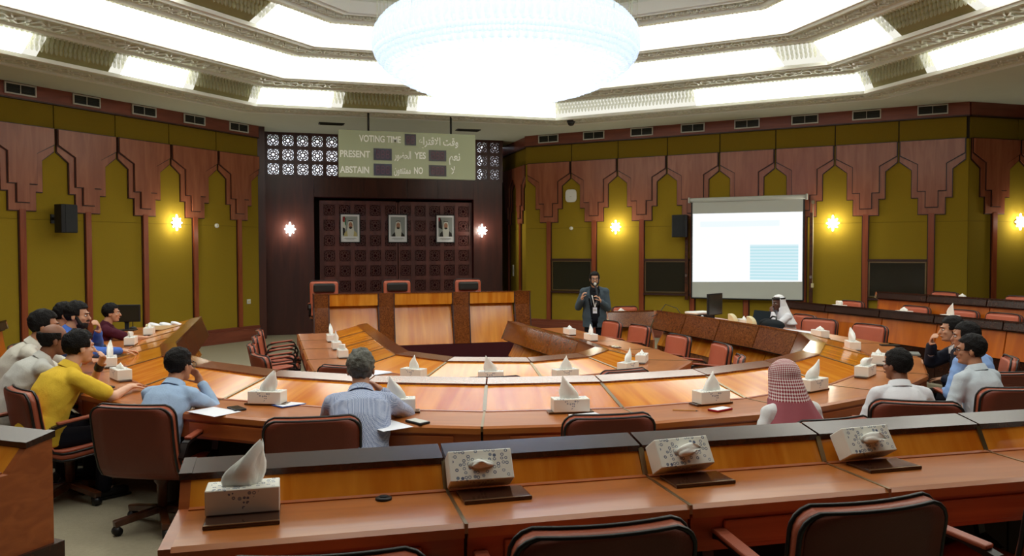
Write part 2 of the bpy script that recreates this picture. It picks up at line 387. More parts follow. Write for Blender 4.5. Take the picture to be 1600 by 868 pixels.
# ------------------------------------------------------------------ walls
def arch_poly(e, hw, side, diag, shx, shz, stx, bot):
    # outline of one hanging arch panel: top edge, sides, shoulders, steps, foot
    return [(-hw-e, 4.17+e), (hw+e, 4.17+e), (hw+e, side-e), (shx+e, diag-e*0.4), (shx+e, shz-e), (stx+e, shz-e), (stx+e, bot-e),
            (-stx-e, bot-e), (-stx-e, shz-e), (-shx-e, shz-e), (-shx-e, diag-e*0.4), (-hw-e, side-e)]
PANEL = dict(hw=0.565, side=3.90, diag=3.71, shx=0.245, shz=3.18, stx=0.105, bot=2.86)
BORDER = dict(hw=0.575, side=3.78, diag=3.60, shx=0.355, shz=3.05, stx=0.235, bot=2.72)
def extr(poly, y0, y1, mats, name, sx=1.0):
    b = MB(); b.prism([(x*sx, z) for x, z in poly], lambda q: (q[0], y0, q[1]), lambda q: (q[0], y1, q[1]))
    me = b.mesh(name, mats); bm = bmesh.new(); bm.from_mesh(me); bmesh.ops.recalc_face_normals(bm, faces=bm.faces); bm.to_mesh(me); bm.free(); return me
def arch_set(sx):
    return [('arch_border_edge', extr(arch_poly(0.014, **BORDER), -0.028, -0.002, M['arch_edge'], 'arch_border_edge', sx)),
            ('arch_border', extr(arch_poly(0, **BORDER), -0.045, -0.004, M['arch'], 'arch_border', sx)),
            ('arch_panel_edge', extr(arch_poly(0.016, **PANEL), -0.062, -0.045, M['arch_edge'], 'arch_panel_edge', sx)),
            ('arch_panel', extr(arch_poly(0, **PANEL), -0.085, -0.05, M['arch'], 'arch_panel', sx))]
ARCH = arch_set(1.0); ARCH_N = arch_set(0.86)
def arcade(name, loc, rz, t0, t1, pil, pitch=1.2, arch=None, zbase=0.32, seam=True):
    r = struct_root(name, loc, rz)
    b = MB(); b.box(((t0+t1)/2, 0.13, H/2), (t1-t0, 0.22, H)); b.build('wall_body', M['joint'], r)
    b = MB(); b.box(((t0+t1)/2, -0.01, 4.75), (t1-t0, 0.06, 0.25)); b.build('frieze_band', M['band'], r)
    b = MB(); b.box(((t0+t1)/2, -0.03, 4.612), (t1-t0, 0.05, 0.025)); b.build('frieze_rail', M['arch_edge'], r)
    b = MB(); b.box(((t0+t1)/2, -0.02, 0.13), (t1-t0, 0.10, 0.26)); b.box(((t0+t1)/2, -0.005, 0.29), (t1-t0, 0.05, 0.07)); b.build('baseboard', M['band'], r, bevel=0.008)
    arch = arch or ARCH
    edges = sorted(set([round(max(t0, min(t1, c+d*pitch/2)), 3) for c in pil for d in (-1, 1)]+[t0, t1]))
    edges = [e for i, e in enumerate(edges) if i == 0 or e-edges[i-1] > 0.12]
    for a, c in zip(edges[:-1], edges[1:]):
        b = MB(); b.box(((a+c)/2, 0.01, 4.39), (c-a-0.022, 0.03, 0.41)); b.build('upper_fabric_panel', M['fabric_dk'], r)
    cuts = [t0]+list(pil)+[t1]
    for a, c in zip(cuts[:-1], cuts[1:]):
        if c-a < 0.15: continue
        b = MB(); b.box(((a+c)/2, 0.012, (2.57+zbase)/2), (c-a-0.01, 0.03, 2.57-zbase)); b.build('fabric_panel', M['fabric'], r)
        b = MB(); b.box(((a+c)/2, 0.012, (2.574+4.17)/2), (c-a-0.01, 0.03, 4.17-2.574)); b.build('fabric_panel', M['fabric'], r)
    pm = MB(); pm.box((0, -0.025, (2.74+zbase)/2), (0.105, 0.06, 2.74-zbase)); pm.box((-0.062, -0.012, (2.74+zbase)/2), (0.016, 0.03, 2.74-zbase), 1); pm.box((0.062, -0.012, (2.74+zbase)/2), (0.016, 0.03, 2.74-zbase), 1)
    pme = pm.mesh('pilaster', [M['pilaster'], M['arch_edge']])
    for c in pil:
        link_mesh('pilaster', pme, r, (c, 0, 0))
        for nm, me in arch: link_mesh(nm, me, r, (c, 0, 0))
    return r
s5 = math.sqrt(0.5); AP = 9.47
PNW = [4.42-1.21*k for k in range(7)]; PNW.reverse()
PNE = [-4.2+1.2*k for k in range(8)]
NWB = (-s5*AP, s5*AP, 0); NEB = (s5*AP, s5*AP, 0)
arcade('wall_northwest', NWB, PI/4, -3.92, 5.02, PNW, 1.21)
arcade('wall_northeast', NEB, -PI/4, -4.86, 4.84, PNE)
arcade('wall_east', (10.13, 3.29, 0), 0, 0.0, 5.0, [0.62, 1.82, 3.02, 4.22])
arcade('wall_north_return', (3.33, 11.3, 0), -PI/2, -1.2, 1.08, [-0.46, 0.58], 1.04, ARCH_N)
# unseen closing walls round the back, wood kept dark to cut bounce light
for nm, c, d in (('wall_west', (-9.6, -4.6, H/2), (0.2, 17.2, H)), ('wall_south', (2.5, -13.1, H/2), (24.4, 0.2, H)), ('wall_southeast', (14.7, -4.9, H/2), (0.2, 16.5, H))):
    b = MB(); b.box(c, d); w = struct(nm, b, M['dark_wood'])
    b = MB(); b.box((c[0], c[1], 0.16), (d[0]+0.06, d[1]+0.06, 0.32)); b.build('baseboard', M['band'], w)
b = MB(); b.box((-3.2, 10.85, H/2), (0.42, 1.2, H)); struct('wall_northwest_return', b, M['dark_wood'])
b = MB(); b.box((3.1, 12.5, H/2), (0.7, 0.1, H)); struct('wall_passage', b, M['dark_wood'])
b = MB(); b.box((2.86, 11.75, H/2), (0.08, 1.4, H)); struct('wall_passage_side', b, M['dark_wood'])

# north wall: brown panelling round a niche, lattice window band above
nw = struct_root('wall_north', (0, 11.0, 0))
NX0, NX1, NZ = -1.86, 2.13, 3.34
def nbox(name, x0, x1, z0, z1, y0=0.0, y1=0.16, m='dark_wood'):
    b = MB(); b.box(((x0+x1)/2, (y0+y1)/2, (z0+z1)/2), (x1-x0-0.006, y1-y0, z1-z0-0.006)); return b.build(name, M[m], nw)
nbox('wall_body', -3.05, NX0-0.03, 0, 3.78, 0.1, 0.24, 'joint'); nbox('wall_body', NX1+0.03, 2.9, 0, 3.78, 0.1, 0.24, 'joint'); nbox('wall_body', -3.05, 2.9, NZ+0.03, 3.78, 0.1, 0.24, 'joint')
nbox('wall_panel', -3.05, NX0, 0.0, 3.8); nbox('wall_panel', NX1, 2.9, 0.0, 3.8)
xs = [NX0, -0.66, 0.42, 1.2, NX1]
for a, c in zip(xs[:-1], xs[1:]): nbox('wall_panel', a, c, NZ, 3.8)
b = MB(); b.box((NX0-0.01, 0.30, NZ/2), (0.04, 0.5, NZ)); b.box((NX1+0.01, 0.30, NZ/2), (0.04, 0.5, NZ)); b.box(((NX0+NX1)/2, 0.30, NZ+0.01), (NX1-NX0, 0.5, 0.04)); b.build('niche_reveal', M['plinth'], nw)
SLIT = -0.06
b = MB()
b.box(((NX0+SLIT-0.012)/2, 0.56, NZ/2), (SLIT-0.012-NX0, 0.04, NZ)); b.box(((NX1+SLIT+0.012)/2, 0.56, NZ/2), (NX1-SLIT-0.012, 0.04, NZ))
b.box((SLIT, 0.56, 2.6), (0.024, 0.04, 1.5)); b.build('niche_back', M['joint'], nw)

def carved(size, bars, th, rad=1.0):
    # one pierced panel: square rim, two rings and an eight-fold star of struts
    b = MB(); h = size/2
    for a, c in (((-h, 0, -h), (h, 0, -h)), ((h, 0, -h), (h, 0, h)), ((h, 0, h), (-h, 0, h)), ((-h, 0, h), (-h, 0, -h))): b.bar(a, c, bars*1.5, th, upv=(0, 1, 0))
    def ring(r, n=16, w=bars):
        for k in range(n):
            a, c = 2*PI*k/n, 2*PI*(k+1)/n
            b.bar((r*math.cos(a), 0, r*math.sin(a)), (r*math.cos(c), 0, r*math.sin(c)), w, th, upv=(0, 1, 0))
    ring(0.17*size, 8); ring(0.40*size, 16, bars*0.8)
    P = lambda r, a: (r*size*math.cos(a), 0, r*size*math.sin(a))
    for k in range(8):
        a = 2*PI*k/8
        b.bar(P(0.17, a+PI/8), P(0.29, a), bars*0.8, th, upv=(0, 1, 0)); b.bar(P(0.17, a-PI/8), P(0.29, a), bars*0.8, th, upv=(0, 1, 0))
        b.bar(P(0.29, a), P(0.41, a+PI/8), bars*0.8, th, upv=(0, 1, 0)); b.bar(P(0.29, a), P(0.41, a-PI/8), bars*0.8, th, upv=(0, 1, 0))
    for k in range(4):
        a = PI/4+PI/2*k
        b.bar(P(0.40, a-0.2), P(0.60, a-0.06), bars*0.8, th, upv=(0, 1, 0)); b.bar(P(0.40, a+0.2), P(0.60, a+0.06), bars*0.8, th, upv=(0, 1, 0))
    return b
# lattice window: 17 x 3 carved panels in a dark grid, daylight behind
wn = struct_root('window_1', (0, 11.06, 0))
pw = 5.86/17; lat_me = carved(0.285, 0.026, 0.03).mesh('carved_pane', M['dark_wood'])
b = MB()
for i in range(18): b.box((-2.97+i*pw, 0, 4.34), (0.062, 0.06, 1.08))
for k in range(4): b.box((-0.04, 0.001, 3.82+k*0.345), (5.94, 0.052, 0.062))
b.build('window_grid', M['dark_wood'], wn)
for i in range(17):
    for k in range(3): link_mesh('carved_pane', lat_me, wn, (-2.97+(i+0.5)*pw, 0, 3.82+(k+0.5)*0.345))

# carved screen standing in the niche
scr = thing('carved_screen', 'tall carved mahogany lattice screen in the niche behind the rostrum', 'screen', (0.2, 11.14, 0))
pm_ = carved(0.29, 0.017, 0.025).mesh('carved_panel', M['screen_wood'])
pitch_x, pitch_z = 0.376, 0.376
b = MB()
for i in range(11):
    if i == 5:
        b.box((-1.88+i*pitch_x-0.028, 0, 1.62), (0.034, 0.05, 3.24)); b.box((-1.88+i*pitch_x+0.028, 0, 1.62), (0.034, 0.05, 3.24))
    else: b.box((-1.88+i*pitch_x, 0, 1.62), (0.09, 0.05, 3.24))
for k in range(9):
    z = 0.21+k*pitch_z
    for x0, x1 in ((-1.92, -0.05), (0.05, 1.92)): b.box(((x0+x1)/2, 0.001, z), (x1-x0, 0.043, 0.09))
b.build('screen_frame', M['screen_wood'], scr)
for i in range(10):
    for k in range(8): link_mesh('carved_panel', pm_, scr, (-1.88+(i+0.5)*pitch_x, 0, 0.21+(k+0.5)*pitch_z))
b = MB(); b.box((-0.96, 0.05, 1.62), (1.86, 0.01, 3.2)); b.box((0.96, 0.05, 1.62), (1.86, 0.01, 3.2)); b.build('backing', M['plinth'], scr)

# ------------------------------------------------------------------ ceiling: soffit, three lit coves, carved bands
cl = struct_root('ceiling')
def oc(r, z, k): a = math.radians(-22.5+45*k); return Vector((r*math.sin(a), r*math.cos(a), z))
def oct_ring(name, prof, m, closed=True):
    b = MB(); n = len(prof)
    vs = [oc(r, z, k) for k in range(8) for r, z in prof]; fs = []
    for k in range(8):
        k2 = (k+1) % 8
        for i in range(n if closed else n-1):
            j = (i+1) % n; fs.append((k*n+i, k2*n+i, k2*n+j, k*n+j))
    b.add(vs, fs); return b.build(name, M[m], cl)
oct_ring('soffit', [(8.2, H), (13.4, H), (13.4, H+0.2), (8.2, H+0.2)], 'soffit')
b = MB(); b.box((14.5, 0, H+0.1), (6, 14, 0.2)); b.box((1, -12.5, H+0.1), (26, 3, 0.2)); b.box((10.5, -10, H+0.1), (9, 7, 0.2)); b.box((-8.5, -10.5, H+0.1), (5, 6, 0.2)); b.build('outer_soffit', M['soffit'], cl)
TIER = [((8.2, H), (7.88, 5.22), (6.93, 5.22)), ((6.93, 5.22), (6.36, 5.54), (5.65, 5.55)), ((5.65, 5.55), (4.96, 5.83), (4.40, 5.86))]
UNLIT = {(0, 7): [(0.26, 0.52, 0), (0.72, 1.0, 0)], (0, 0): [(0.23, 0.51, 0)], (0, 1): [(0.0, 0.24, 1), (0.24, 0.5, 1)], (0, 2): [(0.0, 0.27, 0), (0.72, 0.9, 0)], (1, 2): [(0.29, 0.62, 0)], (1, 1): [(0.86, 1.0, 1)], (2, 7): [(0.33, 0.69, 0)], (0, 6): [(0.2, 0.5, 0)]}
UNLIT[(0, 4)] = [(0.3, 0.5, 0)]; UNLIT[(1, 3)] = [(0.5, 0.8, 0)]; UNLIT[(0, 5)] = [(0.1, 0.4, 0)]
def motif(w):
    # one length of carved arabesque: rings and crossing leaves, laid along x, across y, facing down
    b = MB(); n = 10
    def ring(cx, cy, r, t):
        for k in range(n):
            a, c = 2*PI*k/n, 2*PI*(k+1)/n
            b.bar((cx+r*math.cos(a), cy+r*math.sin(a), 0), (cx+r*math.cos(c), cy+r*math.sin(c), 0), t, 0.03)
    ring(0, 0, 0.13*w, 0.03*w); ring(0.5*w, 0, 0.09*w, 0.03*w)
    for sx in (-1, 1):
        for sy in (-1, 1):
            b.bar((sx*0.10*w, sy*0.08*w, 0), (sx*0.36*w, sy*0.32*w, 0), 0.05*w, 0.035); b.bar((sx*0.36*w, sy*0.32*w, 0), (sx*0.44*w, sy*0.08*w, 0), 0.04*w, 0.03)
            b.bar((sx*0.02*w, sy*0.14*w, 0), (sx*0.18*w, sy*0.36*w, 0), 0.04*w, 0.03)
    return b
def carved_band(rout, rin, z, nm='carved_relief'):
    wd_ = (rout-rin)*math.cos(PI/8)
    for k in range(8):
        a, c = oc((rout+rin)/2, z, k), oc((rout+rin)/2, z, k+1)
        L = (c-a).length; ux = (c-a)/L; uy = Vector((-ux.y, ux.x, 0)); w = wd_*0.8; n = max(3, int(L/w)); w = L/n
        T0 = Matrix(((ux.x, uy.x, 0, 0), (ux.y, uy.y, 0, 0), (0, 0, 1, 0), (0, 0, 0, 1))); b = MB(); mm = motif(w)
        for i in range(n):
            pnt = a+ux*w*(i+0.5); T = T0.copy(); T.translation = pnt; b.add(mm.v, mm.f, 0, T)
        b.build(nm, M['plaster'], cl, kind='stuff')
drop = MB(); drop.lathe([(0.016, 0.0), (0.027, -0.04), (0.025, -0.08), (0.010, -0.11)], 6)
for ti, (p0, p1, p2) in enumerate(TIER):
    (r0, z0), (r1, z1), (r2, z2) = p0, p1, p2
    oct_ring('cove_flange', [(r0+0.02, z0-0.012), (r0-0.05, z0-0.012), (r0-0.06, z0+0.045), (r0-0.03, z0+0.05), (r0+0.02, z0+0.01)], 'flange')
    oct_ring('band_ground', [(r1+0.5, z1+0.015), (r2+0.02, z2+0.015), (r2+0.02, z2+0.06), (r1+0.5, z1+0.06)], 'plaster_dk')
    oct_ring('band_lip', [(r1+0.03, z1-0.03), (r1-0.09, z1-0.025), (r1-0.11, z1+0.03), (r1+0.03, z1+0.03)], 'plaster')
    oct_ring('band_lip', [(r2+0.14, z2-0.01), (r2+0.05, z2-0.03), (r2+0.03, z2+0.02), (r2+0.14, z2+0.02)], 'plaster')
    carved_band(r1-0.12, r2+0.16, (z1+z2)/2+0.002)
    # lit back of the cove: flat lengths, some of them with dead tubes, set behind rows of glass drops
    for k in range(8):
        a0, a1 = oc(r0-0.01, z0+0.045, k), oc(r0-0.01, z0+0.045, k+1); b0, b1 = oc(r1+0.05, z1-0.005, k), oc(r1+0.05, z1-0.005, k+1)
        segs = []; pos = 0.0
        for u0, u1, half in UNLIT.get((ti, k), []):
            e = 0.035
            if u0 > pos: segs.append((pos, u0, 'lit'))
            if half: segs.append((u0, u1, 'half'))
            else: segs += [(u0, u0+e, 'half'), (u0+e, u1-e, 'dim'), (u1-e, u1, 'half')]
            pos = u1
        if pos < 1.0: segs.append((pos, 1.0, 'lit'))
        for u0, u1, st in segs:
            b = MB(); b.add([a0.lerp(a1, u0), a0.lerp(a1, u1), b0.lerp(b1, u1), b0.lerp(b1, u0)], [(0, 1, 2, 3)])
            b.build({'lit': 'lit_cove_length', 'half': 'half_lit_cove_length', 'dim': 'dead_cove_length'}[st], M['cove_'+st], cl, fix=False)
        b = MB()
        for row in range(4):
            t = 0.40+0.185*row; a, c = oc(r0-0.09, z0, k).lerp(oc(r1-0.03, z1, k), t), oc(r0-0.09, z0, k+1).lerp(oc(r1-0.03, z1, k+1), t)
            n = int((c-a).length/0.075)
            for i in range(n):
                T = Matrix.Translation(a.lerp(c, (i+0.5+0.5*(row % 2))/(n+0.5))+Vector((0, 0, 0.07))); b.add(drop.v, drop.f[:-2], 0, T, True)
        b.build('glass_drops', M['cove_glass'], cl, fix=False, kind='stuff')
carved_band(8.75, 8.28, H-0.004)
oct_ring('band_lip', [(8.86, H-0.035), (8.78, H-0.035), (8.78, H+0.01), (8.86, H+0.01)], 'plaster')
oct_ring('crown_step', [(4.42, 5.86), (4.34, 5.84), (4.30, 6.02), (4.34, 6.10), (4.42, 6.10)], 'flange')
oct_ring('crown_ceiling', [(4.4, 6.06), (0.05, 6.06), (0.05, 6.2), (4.4, 6.2)], 'soffit')
oct_ring('roof_slab', [(8.6, 6.4), (0.05, 6.4), (0.05, 6.5), (8.6, 6.5)], 'plaster_dk')
oct_ring('roof_side', [(8.5, H+0.15), (8.6, H+0.15), (8.6, 6.5), (8.5, 6.5)], 'plaster_dk')

# chandelier: rings of glass drops on a flattened bowl, hung on thin wires
ch = thing('chandelier', 'huge shallow bowl chandelier of white glass drops under the domed ceiling', 'chandelier', (-0.19, 0.05, 4.46))
b = MB(); w_ = MB(); Rb, Hb = 1.56, 0.60; gd = MB(); gd.lathe([(0.012, 0.045), (0.036, 0.03), (0.042, 0.0), (0.036, -0.05), (0.024, -0.06)], 8)
r = 0.0; row = 0
while r < Rb:
    n = max(1, int(2*PI*r/0.088)); zz = Hb*math.sqrt(max(0, 1-(r/Rb)**2))
    for k in range(n):
        a = 2*PI*(k+0.5*(row % 2))/n; x, y = r*math.cos(a), r*math.sin(a)
        b.add(gd.v, gd.f, 0, Matrix.Translation((x, y, -zz+rnd.uniform(-.006, .006))), True)
        b.add(gd.v, gd.f, 0, Matrix.Translation((x, y, zz*0.98+rnd.uniform(-.006, .006))), True)
        if (k*7+row) % 9 == 0 and r > 0.5: w_.bar((x, y, zz), (x, y, 1.60), 0.004, 0.004)
    row += 1; r += 0.072 if r < 1.3 else 0.045 if r < 1.48 else 0.028
for zk in range(-4, 5):
    rr = Rb*math.sqrt(1-(zk*0.055/Hb)**2); n = int(2*PI*rr/0.088)
    for k in range(n):
        a = 2*PI*(k+0.5*(zk % 2))/n; b.add(gd.v, gd.f, 0, Matrix.Translation((rr*math.cos(a), rr*math.sin(a), zk*0.055)), True)
b.build('glass_drops', M['chand_glass'], ch, fix=False, kind='stuff')
w_.build('hanging_wires', M['wire'], ch, fix=False, kind='stuff')
b = MB(); b.ell((0, 0, 0), (0.92, 0.92, 0.22), None, 32, 12); b.build('lamp_core', M['chand_lamp'], ch)
b = MB(); b.lathe([(1.3, 1.60), (1.3, 1.61), (1.2, 1.60)], 32); b.build('ceiling_plate', M['flange'], ch)

# ------------------------------------------------------------------ wall fittings
def wall_pt(loc, rz, t, y, z):
    c, s_ = math.cos(rz), math.sin(rz); return (loc[0]+c*t-s_*y, loc[1]+s_*t+c*y, z)
def sconce(loc, rz, label):
    t = thing('wall_sconce', label, 'lamp', loc, rz, 'star wall lamps')
    b = MB(); R90 = Euler((PI/2, 0, 0)).to_matrix().to_4x4(); b.lathe([(0.06, 0.0), (0.06, 0.03), (0.03, 0.05)], 12, 0, R90); b.build('back_plate', M['brass'], t)
    b = MB(); b.ell((0, -0.10, 0), (0.085, 0.06, 0.085), None, 12, 8)
    for k in range(8):
        a = k*PI/4; L = 0.15 if k % 4 == 2 else 0.115
        b.cap((0.04*math.cos(a), -0.09, 0.04*math.sin(a)), (L*math.cos(a), -0.09, L*math.sin(a)), 0.034, 0.016, 8)
    b.build('glass_star', M['sconce'], t)
    ld = bpy.data.lights.new('sconce_light', 'POINT'); ld.energy = SCONCE_WATTS; ld.color = (1.0, 0.93, 0.74); ld.shadow_soft_size = 0.08
    lo = bpy.data.objects.new('sconce_light', ld); COL.objects.link(lo); lo.parent = t; lo.location = (0, -0.24, 0)
sconce(wall_pt(NWB, PI/4, 2.69, -0.01, 2.60), PI/4, 'glowing star wall lamp on the mustard wall right of the black loudspeaker, left side')
sconce((-2.43, 10.99, 2.55), 0, 'glowing star wall lamp on the dark panelling left of the carved screen')
sconce((2.33, 10.99, 2.54), 0, 'glowing star wall lamp on the dark panelling right of the carved screen')
sconce(wall_pt(NEB, -PI/4, -2.42, -0.01, 2.57), -PI/4, 'glowing star wall lamp above and right of the standing presenter')
sconce(wall_pt(NEB, -PI/4, 2.38, -0.01, 2.57), -PI/4, 'glowing star wall lamp just right of the projection screen')
sconce((11.33, 3.28, 2.56), 0, 'glowing star wall lamp on the shadowed alcove wall at far right')

def speaker(loc, rz, label):
    t = thing('wall_loudspeaker', label, 'loudspeaker', loc, rz)
    b = MB(); b.prism([(-0.18, -0.10), (-0.12, 0.10), (0.12, 0.10), (0.18, -0.10), (0.14, -0.15), (-0.14, -0.15)], lambda q: (q[0], q[1], -0.25), lambda q: (q[0], q[1], 0.25)); b.build('cabinet', M['black'], t, bevel=0.008)
    b = MB(); b.box((0, -0.153, 0), (0.27, 0.01, 0.47)); b.build('grille', M['black_mesh'], t)
    b = MB(); b.box((0, 0.16, 0), (0.06, 0.16, 0.05)); b.box((0, 0.235, 0), (0.12, 0.02, 0.16)); b.build('bracket', M['black'], t)
speaker(wall_pt(NWB, PI/4, 0.19, -0.25, 2.59), PI/4+0.25, 'black wall loudspeaker on the left mustard wall')
speaker(wall_pt(NEB, -PI/4, -0.80, -0.25, 2.56), -PI/4-0.2, 'black wall loudspeaker beside the left edge of the projection screen')

def vent(loc, rz, label, w=0.52, h=0.17):
    t = thing('wall_vent', label, 'vent', loc, rz, 'air vents in the red frieze')
    b = MB()
    for x in (-w/2, w/2): b.box((x, -0.012, 0), (0.022, 0.03, h+0.022))
    for z in (-h/2, h/2): b.box((0, -0.012, z), (w, 0.03, 0.022))
    b.build('frame', M['vent_fr'], t)
    b = MB(); b.box((0, -0.012, 0), (0.01, 0.02, h)); b.build('mullion', M['vent_fr'], t)
    for k in range(5):
        b = MB(); b.box((0, -0.006, -h/2+h*(k+0.5)/5), (w-0.02, 0.012, 0.012), R=Euler((0.5, 0, 0)).to_matrix()); b.build('louvre', M['vent_dk'], t)
    b = MB(); b.box((0, 0.004, 0), (w, 0.006, h)); b.build('duct_back', M['vent_dk'], t)
for i, t_ in enumerate(PNW[2:]): vent(wall_pt(NWB, PI/4, t_, -0.045, 4.765), PI/4, 'white framed air vent in the left wall frieze, %s from the left' % ORD[i])
for i, t_ in enumerate(PNE): vent(wall_pt(NEB, -PI/4, t_, -0.045, 4.765), -PI/4, 'white framed air vent in the right wall frieze, %s from the left' % ORD[i])
for x, y, lb in ((-1.55, 9.36, 'dark ceiling air grille above the left part of the voting board'), (1.62, 9.46, 'dark ceiling air grille beyond the right end of the voting board')):
    t = thing('ceiling_grille', lb, 'vent', (x, y, H))
    b = MB(); b.box((0, 0, -0.008), (0.56, 0.26, 0.016)); b.build('frame', M['vent_dk'], t)
    for k in range(6):
        b = MB(); b.box((0, -0.1+0.04*k, -0.02), (0.5, 0.02, 0.006), R=Euler((0.5, 0, 0)).to_matrix()); b.build('louvre', M['vent_dk'], t)
t = thing('ceiling_camera', 'black dome security camera on the ceiling soffit right of the chandelier', 'camera', (3.48, 7.52, H))
b = MB(); b.lathe([(0.09, 0.0), (0.09, -0.04), (0.075, -0.05)], 16); b.build('mount', M['black'], t)
b = MB(); b.ell((0, 0, -0.05), (0.075, 0.075, 0.07), None, 16, 10); b.build('dome', M['window_dk'], t)

def disc(name, label, cat, loc, rz, r, square=False, m='white'):
    t = thing(name, label, cat, loc, rz); R90 = Euler((PI/2, 0, 0)).to_matrix().to_4x4()
    b = MB()
    if square:
        n = 24; pts = []
        for k in range(n):
            a = 2*PI*k/n; c, s_ = math.cos(a), math.sin(a); q = (abs(c)**4+abs(s_)**4)**-0.25; pts.append((r*q*c*0.92, r*q*s_))
        b.prism(pts, lambda q: (q[0], -0.05, q[1]), lambda q: (q[0], 0.0, q[1]))
        b.build('casing', M[m], t, bevel=0.01)
        b = MB(); b.box((0, -0.052, -0.02), (0.05, 0.004, 0.012)); b.build('badge', M['vent_fr'], t)
    else:
        b.lathe([(r, 0.0), (r, 0.025), (r*0.7, 0.035)], 16, 0, R90); b.build('casing', M[m], t)
        b = MB(); b.ell((0, -0.035, 0), (r*0.35, 0.012, r*0.35)); b.build('lens', M['cream'], t)
disc('wall_repeater', 'rounded square white wireless box inside the arch above the presenter', 'box', wall_pt(NEB, -PI/4, -3.6, -0.01, 3.35), -PI/4, 0.155, True)
disc('wall_sensor', 'small round white sensor below the white rounded box', 'sensor', wall_pt(NEB, -PI/4, -3.6, -0.01, 2.56), -PI/4, 0.045)
disc('wall_sensor', 'small round white sensor between two pilasters of the left wall', 'sensor', wall_pt(NWB, PI/4, 3.79, -0.01, 2.57), PI/4, 0.05)
def switches(loc, rz, label, rows):
    t = thing('switch_plate', label, 'switch', loc, rz)
    b = MB(); b.box((0, -0.008, 0), (0.10, 0.016, 0.1*rows)); b.build('plate', M['white'], t)
    for k in range(rows):
        b = MB(); b.box((0, -0.02, 0.1*(k-(rows-1)/2)), (0.05, 0.012, 0.05)); b.build('rocker', M['cream'], t)
switches(wall_pt(NWB, PI/4, 4.68, -0.01, 0.88), PI/4, 'white socket plate low on the left wall near its far corner', 1)
switches((3.32, 11.40, 1.5), -PI/2, 'tall white switch plate on the narrow wall right of the rostrum', 3)

# dark interpreters' windows low in the right wall
for i, (ta, tb) in enumerate(((-4.12, -3.06), (-1.73, -0.65), (3.06, 4.13))):
    w = struct_root('window_%d' % (i+2), wall_pt(NEB, -PI/4, (ta+tb)/2, 0, 1.41), -PI/4); W = tb-ta; hh = 0.35
    b = MB(); b.box((0, -0.012, 0), (W-0.03, 0.012, 2*hh)); b.build('glass', M['window_dk'], w)
    b = MB(); b.box((0, -0.03, hh+0.04), (W+0.02, 0.06, 0.05)); b.box((0, -0.04, -hh-0.05), (W+0.02, 0.09, 0.045)); b.build('window_rail', M['arch_edge'], w)
    b = MB()
    for z in (hh, -hh): b.box((0, -0.022, z), (W-0.02, 0.025, 0.026))
    for x in (-W/2+0.02, W/2-0.02): b.box((x, -0.022, 0), (0.022, 0.025, 2*hh))
    b.build('window_frame', M['brass'], w)

# ------------------------------------------------------------------ voting board
vb = thing('voting_board', 'pale green voting board with white English and Arabic lettering hung from the ceiling', 'board', (-0.09, 7.7, 4.02), 0)
BW, BH = 2.89, 0.965
b = MB(); b.box((0, 0.06, 0), (BW, 0.12, BH)); b.build('casing', M['board'], vb, bevel=0.006)
for x in (-0.83, 0.92):
    b = MB(); b.tube([(x, 0.06, BH/2), (x, 0.06, H-4.02)], 0.022, 8); b.build('hanging_rod', M['black'], vb)
_F = {}
import unicodedata
for cp in range(0xFE80, 0xFEFD):
    d = unicodedata.decomposition(chr(cp)).split()
    if len(d) in (2, 3): _F[(d[0], ''.join(chr(int(q, 16)) for q in d[1:]))] = chr(cp)
def arabic(s):
    dual = set('بتثجحخسشصضطظعغفقكلمنهيئ'); s = s.replace('لا', '\uFFF0'); out = []
    al = lambda c: c.isalpha() or c == '\uFFF0'
    for i, c in enumerate(s):
        if not al(c): out.append(c); continue
        p_ = i > 0 and s[i-1] in dual; n_ = i+1 < len(s) and al(s[i+1]); d_ = c in dual
        f = '<medial>' if p_ and n_ and d_ else '<final>' if p_ else '<initial>' if n_ and d_ else '<isolated>'
        out.append(_F.get((f, 'لا' if c == '\uFFF0' else c), c))
    return ''.join(reversed(out))
def lettering(txt, cx, cz, width, height, parent=vb, off=0.0, weight=0.0, mname='letter', y=-0.004):
    cu = bpy.data.curves.new('lettering', 'FONT'); cu.body = txt; cu.align_x = 'CENTER'; cu.size = height; cu.offset = off; cu.extrude = 0.002
    if any(ord(c) > 0x600 for c in txt): cu.space_character = 1.02
    cu.materials.append(M[mname]); o = bpy.data.objects.new('lettering', cu); COL.objects.link(o); o.parent = parent
    bpy.context.view_layer.update(); w = max(o.dimensions.x, 1e-3)
    me = bpy.data.meshes.new_from_object(o.evaluated_get(bpy.context.evaluated_depsgraph_get())); bpy.data.objects.remove(o); me.name = 'lettering'
    o = bpy.data.objects.new('lettering', me); COL.objects.link(o); o.parent = parent
    o.rotation_euler = (PI/2, 0, 0); o.location = (cx, y, cz-height*0.34); o.scale = (width/w, 1, 1); return o
def bpx(x, y): return ((x-530)/214*BW-BW/2, BH/2-(y-203-(x-530)*0.037)/73.0*BH)
def T_(txt, x0, x1, y, h, o=0.0045):
    (a, z), (c, _) = bpx(x0, y), bpx(x1, y); lettering(txt, (a+c)/2, z, c-a, h, off=o)
T_('VOTING TIME', 561, 625, 216.5, 0.19); T_(arabic('وقت الاقتراع'), 653, 716, 220.5, 0.22)
T_('PRESENT', 531.5, 577, 240, 0.19); T_(arabic('الحضور'), 615, 641, 242.5, 0.22); T_('YES', 646, 664, 243.5, 0.19); T_(arabic('نعم'), 701, 719, 245.5, 0.24)
T_('ABSTAIN', 532, 576, 264.5, 0.19); T_(arabic('ممتنعون'), 614, 640, 266, 0.22); T_('NO', 645, 659, 267.5, 0.19); T_(arabic('لا'), 704, 711, 268, 0.24)
